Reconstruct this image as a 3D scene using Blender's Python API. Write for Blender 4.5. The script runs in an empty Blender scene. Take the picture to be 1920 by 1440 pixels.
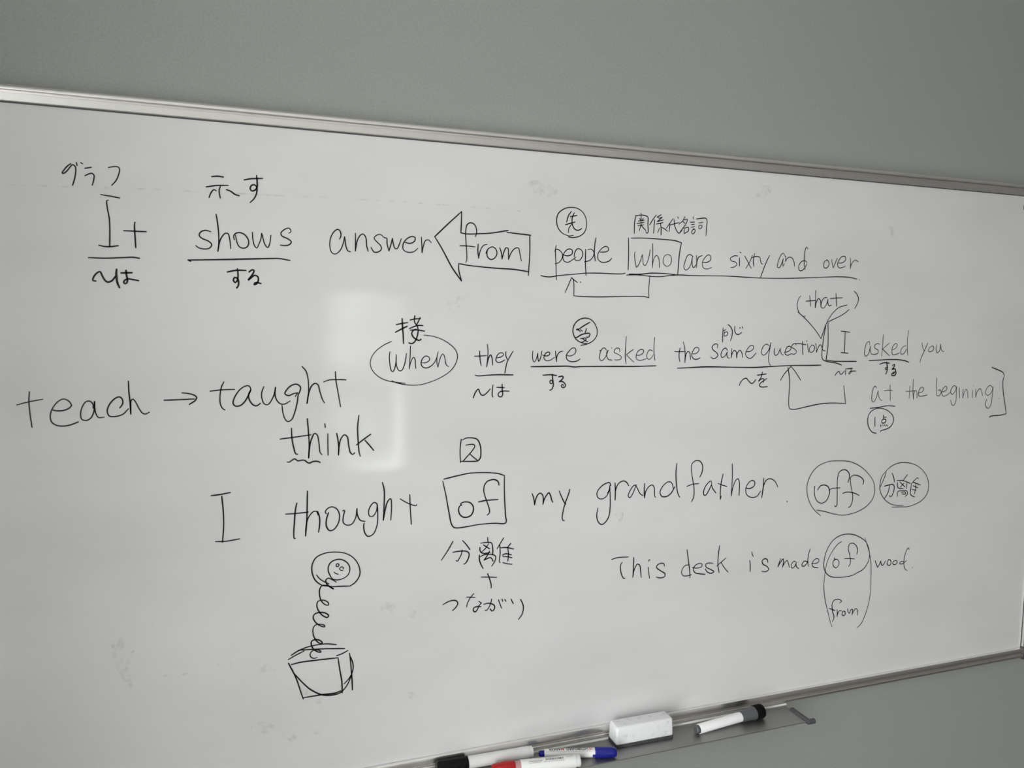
import bpy, bmesh, math, random
from mathutils import Vector, Matrix

random.seed(4)
scene = bpy.context.scene
C = scene.collection

# ------------------------------------------------------------------ camera
cam_data = bpy.data.cameras.new('camera')
cam_data.sensor_width = 36.0
cam_data.lens = 1442.0 / 1920.0 * 36.0
cam_data.clip_start = 0.02
cam = bpy.data.objects.new('camera', cam_data)
C.objects.link(cam)
cam.matrix_world = Matrix([[0.94122858, 0.01637733, -0.33737301, -1.43196617], [-0.33742646, 0.09064592, -0.93697743, -1.0256304], [0.0152363, 0.99574851, 0.09084467, 1.48325608], [0, 0, 0, 1]])
scene.camera = cam

# ------------------------------------------------------------------ daylight and exposure
scene.view_settings.view_transform = 'Standard'
scene.view_settings.look = 'None'
scene.view_settings.exposure = 0.0
scene.view_settings.gamma = 1.0
scene.view_settings.use_curve_mapping = False
scene.cycles.use_denoising = True
scene.cycles.sample_clamp_indirect = 8.0

world = bpy.data.worlds.new('overcast_sky')
scene.world = world
world.use_nodes = True
wn, wl = world.node_tree.nodes, world.node_tree.links
wn.clear()
w_out = wn.new('ShaderNodeOutputWorld')
w_bg = wn.new('ShaderNodeBackground')
w_tc = wn.new('ShaderNodeTexCoord')
w_sep = wn.new('ShaderNodeSeparateXYZ')
wl.new(w_tc.outputs['Generated'], w_sep.inputs[0])
# brighter cloud towards -X (the side the sun is on), duller towards the rear
w_dir = wn.new('ShaderNodeMapRange')
w_dir.inputs['From Min'].default_value = -0.35
w_dir.inputs['From Max'].default_value = -0.85
w_dir.inputs['To Min'].default_value = 11.7
w_dir.inputs['To Max'].default_value = 20.4
wl.new(w_sep.outputs['X'], w_dir.inputs['Value'])
w_noise = wn.new('ShaderNodeTexNoise')
w_noise.inputs['Scale'].default_value = 9.0
w_noise.inputs['Detail'].default_value = 3.0
wl.new(w_tc.outputs['Generated'], w_noise.inputs['Vector'])
w_nr = wn.new('ShaderNodeMapRange')
w_nr.inputs['From Min'].default_value = 0.35
w_nr.inputs['From Max'].default_value = 0.65
w_nr.inputs['To Min'].default_value = 0.75
w_nr.inputs['To Max'].default_value = 1.3
wl.new(w_noise.outputs[0], w_nr.inputs['Value'])
w_mul = wn.new('ShaderNodeMath'); w_mul.operation = 'MULTIPLY'
wl.new(w_dir.outputs[0], w_mul.inputs[0]); wl.new(w_nr.outputs[0], w_mul.inputs[1])
w_col = wn.new('ShaderNodeValToRGB')           # ground below, sky above
w_col.color_ramp.elements[0].position = 0.46
w_col.color_ramp.elements[0].color = (0.43, 0.42, 0.43, 1)
w_col.color_ramp.elements[1].position = 0.53
w_col.color_ramp.elements[1].color = (0.97, 0.99, 1.0, 1)
w_z = wn.new('ShaderNodeMapRange')
w_z.inputs['From Min'].default_value = -1.0
w_z.inputs['From Max'].default_value = 1.0
wl.new(w_sep.outputs['Z'], w_z.inputs['Value'])
wl.new(w_z.outputs[0], w_col.inputs[0])
w_col2 = wn.new('ShaderNodeValToRGB')          # rear side: dull sky over pale sunlit paving
w_col2.color_ramp.elements[0].position = 0.47
w_col2.color_ramp.elements[0].color = (0.98, 1.0, 1.0, 1)
w_col2.color_ramp.elements[1].position = 0.505
w_col2.color_ramp.elements[1].color = (0.34, 0.36, 0.36, 1)
wl.new(w_z.outputs[0], w_col2.inputs[0])
w_side = wn.new('ShaderNodeMapRange')
w_side.inputs['From Min'].default_value = -0.35
w_side.inputs['From Max'].default_value = -0.85
wl.new(w_sep.outputs['X'], w_side.inputs['Value'])
w_mix = wn.new('ShaderNodeMix'); w_mix.data_type = 'RGBA'
wl.new(w_side.outputs[0], w_mix.inputs[0])
wl.new(w_col2.outputs[0], w_mix.inputs[6]); wl.new(w_col.outputs[0], w_mix.inputs[7])
wl.new(w_mix.outputs[2], w_bg.inputs['Color'])
wl.new(w_mul.outputs[0], w_bg.inputs['Strength'])
wl.new(w_bg.outputs[0], w_out.inputs[0])

# room dimensions (metres); the board face is y = 0, the room lies towards -y
XL, XR, YB, YF, ZC = -2.1, 3.8, -2.6, 0.018, 2.55
WIN_LEFT = (-1.74, -0.86, 0.2, 2.15)      # y0, y1, z0, z1 of the opening in the left wall
WIN_BACK = (-1.082, -0.6339, 0.6886, 1.6163)      # x0, x1, z0, z1 of the opening in the back wall
TH = 0.12

def portal(name, loc, rot, sx, sy):
    ld = bpy.data.lights.new(name, 'AREA')
    ld.shape = 'RECTANGLE'; ld.size = sx; ld.size_y = sy
    ld.cycles.is_portal = True
    o = bpy.data.objects.new(name, ld)
    o.location = loc; o.rotation_euler = rot
    C.objects.link(o)
portal('daylight_portal', (XL - TH, (WIN_LEFT[0] + WIN_LEFT[1]) / 2, (WIN_LEFT[2] + WIN_LEFT[3]) / 2),
       (math.pi / 2, 0, -math.pi / 2), WIN_LEFT[1] - WIN_LEFT[0], WIN_LEFT[3] - WIN_LEFT[2])
for wb in (WIN_BACK,):
    portal('daylight_portal', ((wb[0] + wb[1]) / 2, YB - TH, (wb[2] + wb[3]) / 2),
           (math.pi / 2, 0, 0), wb[1] - wb[0], wb[3] - wb[2])

# ------------------------------------------------------------------ materials
def mat(name, color, rough=0.5, metal=0.0, spec=0.5):
    m = bpy.data.materials.new(name)
    m.use_nodes = True
    b = m.node_tree.nodes['Principled BSDF']
    b.inputs['Base Color'].default_value = (*color, 1)
    b.inputs['Roughness'].default_value = rough
    b.inputs['Metallic'].default_value = metal
    b.inputs['Specular IOR Level'].default_value = spec
    return m

def nodes_of(m):
    return m.node_tree.nodes, m.node_tree.links, m.node_tree.nodes['Principled BSDF']

def vary(m, c0, c1, scale, detail=4.0, stretch=(1, 1, 1), lo=0.35, hi=0.65, bump=0.0, bscale=None, bdist=0.001):
    n, l, b = nodes_of(m)
    tc = n.new('ShaderNodeTexCoord'); mp = n.new('ShaderNodeMapping')
    mp.inputs['Scale'].default_value = stretch
    l.new(tc.outputs['Object'], mp.inputs['Vector'])
    t = n.new('ShaderNodeTexNoise')
    t.inputs['Scale'].default_value = scale; t.inputs['Detail'].default_value = detail
    l.new(mp.outputs[0], t.inputs['Vector'])
    r = n.new('ShaderNodeValToRGB')
    r.color_ramp.elements[0].position = lo; r.color_ramp.elements[0].color = (*c0, 1)
    r.color_ramp.elements[1].position = hi; r.color_ramp.elements[1].color = (*c1, 1)
    l.new(t.outputs[0], r.inputs[0]); l.new(r.outputs[0], b.inputs['Base Color'])
    if bump:
        t2 = n.new('ShaderNodeTexNoise')
        t2.inputs['Scale'].default_value = bscale or scale; t2.inputs['Detail'].default_value = 3.0
        l.new(mp.outputs[0], t2.inputs['Vector'])
        bp = n.new('ShaderNodeBump')
        bp.inputs['Strength'].default_value = bump; bp.inputs['Distance'].default_value = bdist
        l.new(t2.outputs[0], bp.inputs['Height']); l.new(bp.outputs[0], b.inputs['Normal'])
    return m

M = {}
M['wall'] = vary(mat('green_grey_wallpaper', (0.3, 0.3, 0.3), 0.85, spec=0.25), (0.318, 0.333, 0.305), (0.344, 0.360, 0.332), 330,
                 bump=0.35, bscale=420, bdist=0.0006)
M['pale_wall'] = vary(mat('pale_plaster', (0.6, 0.6, 0.58), 0.9, spec=0.2), (0.76, 0.76, 0.735), (0.80, 0.80, 0.775), 40)
M['ceiling'] = vary(mat('ceiling_board', (0.75, 0.75, 0.73), 0.9, spec=0.2), (0.82, 0.82, 0.80), (0.85, 0.85, 0.83), 60)
M['floor'] = vary(mat('brown_vinyl_floor', (0.2, 0.16, 0.12), 0.45), (0.07, 0.058, 0.047), (0.105, 0.086, 0.07), 6, stretch=(1, 8, 1))
M['window_frame'] = mat('bronze_window_frame', (0.16, 0.15, 0.14), 0.4, 0.6)

m = mat('enamel_whiteboard', (0.75, 0.75, 0.74), 0.12); M['board'] = m
vary(m, (0.70, 0.70, 0.695), (0.78, 0.78, 0.778), 3.2, detail=6.0, stretch=(1, 1, 2.2), lo=0.3, hi=0.7)
n, l, b = nodes_of(m)
tc = n.new('ShaderNodeTexCoord'); mp = n.new('ShaderNodeMapping'); mp.inputs['Scale'].default_value = (1.0, 1.0, 6.0)
mp.inputs['Rotation'].default_value = (0, 0.25, 0)
l.new(tc.outputs['Object'], mp.inputs['Vector'])
t = n.new('ShaderNodeTexNoise'); t.inputs['Scale'].default_value = 7.0; t.inputs['Detail'].default_value = 8.0
l.new(mp.outputs[0], t.inputs['Vector'])
r = n.new('ShaderNodeMapRange'); r.inputs['From Min'].default_value = 0.3; r.inputs['From Max'].default_value = 0.7
r.inputs['To Min'].default_value = 0.05; r.inputs['To Max'].default_value = 0.11
l.new(t.outputs[0], r.inputs['Value']); l.new(r.outputs[0], b.inputs['Roughness'])

def brushed(name, c, rough):
    m = mat(name, c, rough, 1.0)
    n, l, b = nodes_of(m)
    tc = n.new('ShaderNodeTexCoord'); mp = n.new('ShaderNodeMapping'); mp.inputs['Scale'].default_value = (2, 900, 900)
    l.new(tc.outputs['Object'], mp.inputs['Vector'])
    t = n.new('ShaderNodeTexNoise'); t.inputs['Scale'].default_value = 1.0; t.inputs['Detail'].default_value = 4
    l.new(mp.outputs[0], t.inputs['Vector'])
    r = n.new('ShaderNodeMapRange'); r.inputs['To Min'].default_value = rough - 0.08; r.inputs['To Max'].default_value = rough + 0.1
    l.new(t.outputs[0], r.inputs['Value']); l.new(r.outputs[0], b.inputs['Roughness'])
    return m
M['alu'] = brushed('brushed_aluminium', (0.93, 0.905, 0.88), 0.33)
M['tray'] = brushed('grey_anodised_tray', (0.36, 0.36, 0.35), 0.5)
M['strip'] = mat('pale_tray_strip', (0.8, 0.8, 0.77), 0.45)  # one even colour, paler than the tray plate
M['corner'] = mat('dark_corner_plastic', (0.06, 0.055, 0.055), 0.5)
M['cap_grey'] = mat('grey_tray_plastic', (0.075, 0.075, 0.08), 0.5)
M['ink0'] = mat('black_marker_ink', (0.008, 0.0075, 0.0075), 0.3, spec=0.35)
M['ink1'] = mat('drier_black_ink', (0.035, 0.033, 0.032), 0.3)
M['ink2'] = mat('faint_grey_ink', (0.075, 0.073, 0.07), 0.3)
M['white_plastic'] = mat('white_plastic', (0.9, 0.9, 0.9), 0.35)
M['eraser_white'] = vary(mat('scuffed_white_plastic', (0.82, 0.82, 0.83), 0.4), (0.66, 0.66, 0.68), (0.89, 0.89, 0.9), 90, lo=0.25, hi=0.42)
M['felt'] = vary(mat('grey_felt', (0.05, 0.05, 0.055), 1.0, spec=0.1), (0.06, 0.06, 0.065), (0.10, 0.10, 0.105), 700)
M['grey_plastic'] = mat('mid_grey_plastic', (0.095, 0.1, 0.105), 0.4)
M['black_plastic'] = mat('black_plastic', (0.004, 0.004, 0.004), 0.5, spec=0.2)
M['black_rubber'] = mat('black_foam', (0.004, 0.004, 0.004), 0.9, spec=0.15)
M['blue_plastic'] = mat('deep_blue_plastic', (0.008, 0.012, 0.23), 0.25)
M['red_plastic'] = mat('red_plastic', (0.45, 0.008, 0.012), 0.25)
M['collar'] = mat('pink_tinted_clear_collar', (0.55, 0.30, 0.30), 0.2)
M['label'] = mat('white_label', (0.87, 0.87, 0.86), 0.4)
M['print'] = mat('black_label_print', (0.03, 0.03, 0.035), 0.5)
M['print_orange'] = mat('orange_label_print', (0.55, 0.1, 0.03), 0.5)
M['magnet'] = mat('grey_steel_magnet', (0.22, 0.22, 0.21), 0.35, 0.8)

m = bpy.data.materials.new('window_glass'); m.use_nodes = True; M['glass'] = m
n, l = m.node_tree.nodes, m.node_tree.links
n.clear()
o = n.new('ShaderNodeOutputMaterial'); mx = n.new('ShaderNodeMixShader')
tr = n.new('ShaderNodeBsdfTransparent'); gl = n.new('ShaderNodeBsdfGlossy'); gl.inputs['Roughness'].default_value = 0.02
tr.inputs['Color'].default_value = (0.97, 0.97, 0.97, 1)
mx.inputs['Fac'].default_value = 0.06
l.new(tr.outputs[0], mx.inputs[1]); l.new(gl.outputs[0], mx.inputs[2]); l.new(mx.outputs[0], o.inputs[0])

m = bpy.data.materials.new('faint_ink_residue'); m.use_nodes = True; M['smudge'] = m
n, l, b = nodes_of(m)
b.inputs['Base Color'].default_value = (0.2, 0.2, 0.21, 1); b.inputs['Roughness'].default_value = 0.5
tc = n.new('ShaderNodeTexCoord')
t = n.new('ShaderNodeTexNoise'); t.inputs['Scale'].default_value = 95; t.inputs['Detail'].default_value = 6
l.new(tc.outputs['Object'], t.inputs['Vector'])
r = n.new('ShaderNodeMapRange'); r.inputs['From Min'].default_value = 0.46; r.inputs['From Max'].default_value = 0.75
r.inputs['To Min'].default_value = 0.0; r.inputs['To Max'].default_value = 0.2
l.new(t.outputs[0], r.inputs['Value']); l.new(r.outputs[0], b.inputs['Alpha'])

# ------------------------------------------------------------------ helpers
def obj(name, bm, m, parent=None, smooth=None):
    me = bpy.data.meshes.new(name)
    bmesh.ops.recalc_face_normals(bm, faces=bm.faces[:])
    bm.to_mesh(me); bm.free()
    for mm in (m if isinstance(m, (list, tuple)) else [m]):
        me.materials.append(mm)
    o = bpy.data.objects.new(name, me)
    C.objects.link(o)
    if parent: o.parent = parent
    if smooth is not None:
        for p in me.polygons: p.use_smooth = True
        try: me.set_sharp_from_angle(angle=smooth)
        except Exception: pass
    return o

def tag(o, label=None, cat=None, group=None, kind=None):
    if label: o['label'] = label
    if cat: o['category'] = cat
    if group: o['group'] = group
    if kind: o['kind'] = kind
    return o

def thing(name, label, cat, loc, mat3=None, group=None):
    o = bpy.data.objects.new(name, None)
    o.empty_display_size = 0.02
    C.objects.link(o)
    o.matrix_world = Matrix.Translation(loc) @ (mat3.to_4x4() if mat3 else Matrix.Identity(4))
    return tag(o, label, cat, group)

def box(bm, x0, x1, y0, y1, z0, z1, bevel=0.0, seg=2):
    r = bmesh.ops.create_cube(bm, size=1.0)
    vs = r['verts']
    for v in vs:
        v.co = Vector(((x0 + x1) / 2 + v.co.x * (x1 - x0), (y0 + y1) / 2 + v.co.y * (y1 - y0), (z0 + z1) / 2 + v.co.z * (z1 - z0)))
    if bevel:
        es = list({e for v in vs for e in v.link_edges})
        bmesh.ops.bevel(bm, geom=es, offset=bevel, segments=seg, affect='EDGES', profile=0.5)

def boxo(name, m, parent, *a, **k):
    bm = bmesh.new(); box(bm, *a, **k)
    return obj(name, bm, m, parent, 0.6 if k.get('bevel') else None)

def extrude_profile(pts, x0, x1, axis='x', mitre=0.0):
    """closed profile of (depth, out) points swept along X (or Z for side rails); 'mitre' cuts both ends at 45 degrees"""
    bm = bmesh.new()
    rings = []
    for x, s in ((x0, 1), (x1, -1)):
        rings.append([bm.verts.new((x + s * mitre * p[1], p[0], p[1]) if axis == 'x' else (p[1], p[0], x + s * mitre * p[1])) for p in pts])
    k = len(pts)
    for i in range(k):
        bm.faces.new((rings[0][i], rings[0][(i + 1) % k], rings[1][(i + 1) % k], rings[1][i]))
    bm.faces.new(rings[0]); bm.faces.new(rings[1][::-1])
    return bm

def lathe(prof, seg=40, squash=None):
    """solid of revolution around local X from (x, r) pairs"""
    bm = bmesh.new(); rings = []
    for x, r in prof:
        if r <= 1e-6: rings.append([bm.verts.new((x, 0, 0))]); continue
        ring = []
        for i in range(seg):
            a = 2 * math.pi * i / seg
            ring.append(bm.verts.new((x, r * math.cos(a), r * math.sin(a))))
        rings.append(ring)
    for a, b in zip(rings, rings[1:]):
        for i in range(seg):
            j = (i + 1) % seg
            if len(a) == 1 and len(b) == 1: continue
            if len(a) == 1: bm.faces.new((a[0], b[j], b[i]))
            elif len(b) == 1: bm.faces.new((a[i], a[j], b[0]))
            else: bm.faces.new((a[i], a[j], b[j], b[i]))
    return bm

# ------------------------------------------------------------------ the room
def structure(name, bm, m): return tag(obj(name, bm, m), kind='structure')

def wall_with_holes(u0, u1, z0, z1, holes, put):
    """wall plate between u0..u1, z0..z1 with rectangular openings; put(bm,u0,u1,z0,z1) adds one slab"""
    bm = bmesh.new()
    us = u0
    for h in sorted(holes):
        put(bm, us, h[0], z0, z1)
        put(bm, h[0], h[1], z0, h[2]); put(bm, h[0], h[1], h[3], z1)
        us = h[1]
    put(bm, us, u1, z0, z1)
    return bm

bm = bmesh.new(); box(bm, XL - TH, XR + TH, YF, YF + TH, 0, ZC); structure('wall_front', bm, M['wall'])
bm = wall_with_holes(YB, YF, 0, ZC, [WIN_LEFT], lambda b, u0, u1, a, z: box(b, XL - TH, XL, u0, u1, a, z))
structure('wall_left', bm, M['pale_wall'])
bm = wall_with_holes(XL - TH, XR + TH, 0, ZC, [WIN_BACK], lambda b, u0, u1, a, z: box(b, u0, u1, YB - TH, YB, a, z))
structure('wall_back', bm, M['pale_wall'])
bm = bmesh.new(); box(bm, XR, XR + TH, YB, YF, 0, ZC); structure('wall_right', bm, M['pale_wall'])
bm = bmesh.new(); box(bm, XL - TH, XR + TH, YB - TH, YF + TH, -0.1, 0); structure('floor', bm, M['floor'])
bm = bmesh.new(); box(bm, XL - TH, XR + TH, YB - TH, YF + TH, ZC, ZC + 0.1); structure('ceiling', bm, M['ceiling'])

def window(name, u0, u1, z0, z1, put, mid):
    f = bmesh.new(); t = 0.035
    put(f, u0, u1, z0, z0 + t, 0.03); put(f, u0, u1, z1 - t, z1, 0.03)
    put(f, u0, u0 + t, z0 + t, z1 - t, 0.03); put(f, u1 - t, u1, z0 + t, z1 - t, 0.03)
    if mid: put(f, (u0 + u1) / 2 - t / 2, (u0 + u1) / 2 + t / 2, z0 + t, z1 - t, 0.028)
    w = structure(name, f, M['window_frame'])
    g = bmesh.new(); put(g, u0 + t, u1 - t, z0 + t, z1 - t, 0.003)
    obj('pane', g, M['glass'], w)
window('window_1', *WIN_LEFT, lambda b, u0, u1, a, z, d: box(b, XL - 0.06 - d, XL - 0.06 + d, u0, u1, a, z), True)
window('window_2', *WIN_BACK, lambda b, u0, u1, a, z, d: box(b, u0, u1, YB - 0.06 - d, YB - 0.06 + d, a, z), False)

# pale roller blind hanging in the rear window, a little narrower and shorter than the opening
m = bpy.data.materials.new('translucent_blind_cloth'); m.use_nodes = True; M['blind'] = m
n, l = m.node_tree.nodes, m.node_tree.links
n.clear()
o = n.new('ShaderNodeOutputMaterial'); mx = n.new('ShaderNodeMixShader'); mx.inputs['Fac'].default_value = 0.8
df = n.new('ShaderNodeBsdfDiffuse'); df.inputs['Color'].default_value = (0.62, 0.61, 0.57, 1)
tl = n.new('ShaderNodeBsdfTranslucent')
tc = n.new('ShaderNodeTexCoord'); t = n.new('ShaderNodeTexNoise'); t.inputs['Scale'].default_value = 5.0
r = n.new('ShaderNodeValToRGB')
r.color_ramp.elements[0].position = 0.35; r.color_ramp.elements[0].color = (0.45, 0.45, 0.43, 1)
r.color_ramp.elements[1].position = 0.65; r.color_ramp.elements[1].color = (0.95, 0.95, 0.9, 1)
l.new(tc.outputs['Object'], t.inputs['Vector']); l.new(t.outputs[0], r.inputs[0]); l.new(r.outputs[0], tl.inputs['Color'])
l.new(df.outputs[0], mx.inputs[1]); l.new(tl.outputs[0], mx.inputs[2]); l.new(mx.outputs[0], o.inputs[0])
bx0, bx1, bz0, bz1 = WIN_BACK
bl = thing('roller_blind', 'pale translucent roller blind hanging in the rear window', 'blind', ((bx0 + bx1) / 2, YB - 0.02, bz1))
bw = (bx1 - bx0) / 2
cloth = boxo('blind_cloth', M['blind'], bl, -bw + 0.005, bw - 0.078, -0.001, 0.001, bz0 - bz1 + 0.10, -0.02)
for v in cloth.data.vertices:                       # it hangs a little askew
    if v.co.z < -0.1 and v.co.x < 0: v.co.z -= 0.05
    if v.co.z > -0.1 and v.co.x > 0: v.co.x += 0.040
boxo('roller', M['window_frame'], bl, -bw + 0.002, bw - 0.002, -0.014, 0.014, -0.03, -0.002, bevel=0.006)
bar = boxo('bottom_bar', M['window_frame'], bl, -bw + 0.005, bw - 0.078, -0.003, 0.003, bz0 - bz1 + 0.09, bz0 - bz1 + 0.102)
for v in bar.data.vertices:
    if v.co.x < 0: v.co.z -= 0.05

# ------------------------------------------------------------------ the whiteboard
BL, BR, BB, BT = -1.764, 0.0, 0.85, 1.71       # visible writing area
board = thing('whiteboard', 'wide white enamel whiteboard covered in black English and Japanese handwriting', 'whiteboard', (0, 0, 0))
boxo('writing_surface', M['board'], board, BL - 0.004, BR + 0.004, 0.0, 0.014, BB - 0.004, BT + 0.004)

FW = 0.0205
# rail section: (depth y, outward distance from the writing area)
RAIL = [(-0.0009, 0.0010), (-0.0048, 0.0012), (-0.0052, 0.0016), (-0.0052, 0.0092), (-0.0046, 0.0095), (-0.0022, 0.0096), (-0.0022, 0.0108), (-0.0034, 0.0110), (-0.0034, 0.0117),
        (-0.0022, 0.0118), (-0.0022, 0.0124), (-0.0060, 0.0126), (-0.0068, 0.0136), (-0.0070, 0.0150), (-0.0064, 0.0170), (-0.0045, 0.0190), (-0.0015, 0.0202), (0.002, 0.0205),
        (0.012, 0.0205), (0.012, 0.0042), (-0.0006, 0.0042)]
def rail(z_edge, sign):
    sec = RAIL if sign > 0 else [(-0.0009, 0.0), (-0.0048, 0.0004)] + RAIL[2:]
    bm = extrude_profile([(d, z_edge + sign * o) for d, o in sec], BL - 0.001, BR + 0.001)
    return obj('frame_rail', bm, M['alu'], board, 0.5)
def side(x_edge, sign):
    bm = extrude_profile([(d, x_edge + sign * o) for d, o in RAIL], BB, BT, axis='z')
    return obj('frame_rail', bm, M['alu'], board, 0.5)
GAP_SHADOW = [(-0.0010, -0.0001), (-0.0010, 0.0014), (0.0, 0.0014), (0.0, -0.0001)]  # dark strip added as the shadow in the gap between frame and board
for ze, sg in ((BT, 1),):
    obj('gap_shadow', extrude_profile([(d, ze + sg * o) for d, o in GAP_SHADOW], BL, BR), M['corner'], board)['label'] = 'thin dark strip standing in for edge shadow'
for xe, sg in ((BR, 1), (BL, -1)):
    obj('gap_shadow', extrude_profile([(d, xe + sg * o) for d, o in GAP_SHADOW], BB, BT, axis='z'), M['corner'], board)['label'] = 'thin dark strip standing in for edge shadow'
rail(BT, 1); rail(BB, -1); side(BR, 1); side(BL, -1)
for cx, sx in ((BL, -1), (BR, 1)):
    for cz, sz in ((BB, -1), (BT, 1)):
        x0, x1 = sorted((cx - sx * 0.0005, cx + sx * 0.0225)); z0, z1 = sorted((cz - sz * 0.0035, cz + sz * 0.0225))
        boxo('corner_cap', M['corner'], board, x0, x1, -0.0085, 0.0125, z0, z1, bevel=0.0025)

# --- handwriting: every stroke is a pen line lying on the writing surface (x, z in mm)
def spline(pts):
    out = []
    runs, cur = [], []
    for x, z, c in pts:
        cur.append(Vector((x, z)))
        if c and len(cur) > 1: runs.append(cur); cur = [Vector((x, z))]
    if len(cur) > 1 or not runs: runs.append(cur)
    for k, run in enumerate(runs):
        if len(run) == 1: run = [run[0], run[0] + Vector((0.4, -0.4))]
        n = len(run)
        for i in range(n - 1):
            p1, p2 = run[i], run[i + 1]
            p0 = run[i - 1] if i else p1 * 2 - p2
            p3 = run[i + 2] if i + 2 < n else p2 * 2 - p1
            t0 = 0.0
            t1 = t0 + max((p1 - p0).length, 1e-4) ** 0.5
            t2 = t1 + max((p2 - p1).length, 1e-4) ** 0.5
            t3 = t2 + max((p3 - p2).length, 1e-4) ** 0.5
            steps = max(2, min(14, int((p2 - p1).length / 1.6)))
            for s in range(steps):
                t = t1 + (t2 - t1) * s / steps
                a1 = p0 * ((t1 - t) / (t1 - t0)) + p1 * ((t - t0) / (t1 - t0))
                a2 = p1 * ((t2 - t) / (t2 - t1)) + p2 * ((t - t1) / (t2 - t1))
                a3 = p2 * ((t3 - t) / (t3 - t2)) + p3 * ((t - t2) / (t3 - t2))
                b1 = a1 * ((t2 - t) / (t2 - t0)) + a2 * ((t - t0) / (t2 - t0))
                b2 = a2 * ((t3 - t) / (t3 - t1)) + a3 * ((t - t1) / (t3 - t1))
                out.append(b1 * ((t2 - t) / (t2 - t1)) + b2 * ((t - t1) / (t2 - t1)))
        out.append(run[-1])
        if k < len(runs) - 1: out.append(None)
    lines, cur = [], []
    for p in out:
        if p is None: lines.append(cur); cur = []
        else: cur.append(p)
    lines.append(cur)
    return lines

def pen_line(bm, line, width, y, rnd, soft=1.0):
    pts = [line[0]]
    for p in line[1:]:
        if (p - pts[-1]).length > 0.05: pts.append(p)
    if len(pts) < 2: pts.append(pts[0] + Vector((0.3, 0)))
    n = len(pts)
    ph = rnd.uniform(0, 6.28)
    left, right = [], []
    total = sum((b - a).length for a, b in zip(pts, pts[1:]))
    s = 0.0
    for i, p in enumerate(pts):
        if i: s += (p - pts[i - 1]).length
        d = (pts[min(i + 1, n - 1)] - pts[max(i - 1, 0)])
        if d.length < 1e-6: d = Vector((1, 0))
        d.normalize(); nrm = Vector((-d.y, d.x))
        end = min(s, total - s)
        wv = width * (0.97 + 0.11 * math.sin(s * 0.06 + ph)) * (0.82 + 0.18 * min(1.0, end / 6.0)) * 0.5
        left.append(bm.verts.new(((p.x + nrm.x * wv) / 1000, y, (p.y + nrm.y * wv) / 1000)))
        right.append(bm.verts.new(((p.x - nrm.x * wv) / 1000, y, (p.y - nrm.y * wv) / 1000)))
    for i in range(n - 1):
        bm.faces.new((left[i], left[i + 1], right[i + 1], right[i]))
    for i, dirn in ((0, pts[0] - pts[1]), (n - 1, pts[-1] - pts[-2])):
        dirn = dirn.normalized()
        a, b2 = left[i].co, right[i].co
        mid = (a + b2) / 2; r = (a - b2).length / 2
        fan = [left[i]]
        base = math.atan2(a.z - mid.z, a.x - mid.x)
        sgn = 1 if i else -1
        # sweep the half circle on the outer side
        test = Vector((math.cos(base + math.pi / 2), math.sin(base + math.pi / 2)))
        sgn = 1 if test.dot(dirn) > 0 else -1
        for k in range(1, 5):
            an = base + sgn * math.pi * k / 5
            fan.append(bm.verts.new((mid.x + r * math.cos(an), y, mid.z + r * math.sin(an))))
        fan.append(right[i])
        bm.faces.new(fan)

def face_room(bm):
    bm.normal_update()
    for f in bm.faces:
        if f.normal.y > 0: f.normal_flip()

def ink_obj(name, bm, m, parent):
    me = bpy.data.meshes.new(name); bm.to_mesh(me); bm.free(); me.materials.append(m)
    o = bpy.data.objects.new(name, me); C.objects.link(o); o.parent = parent
    return o

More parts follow.
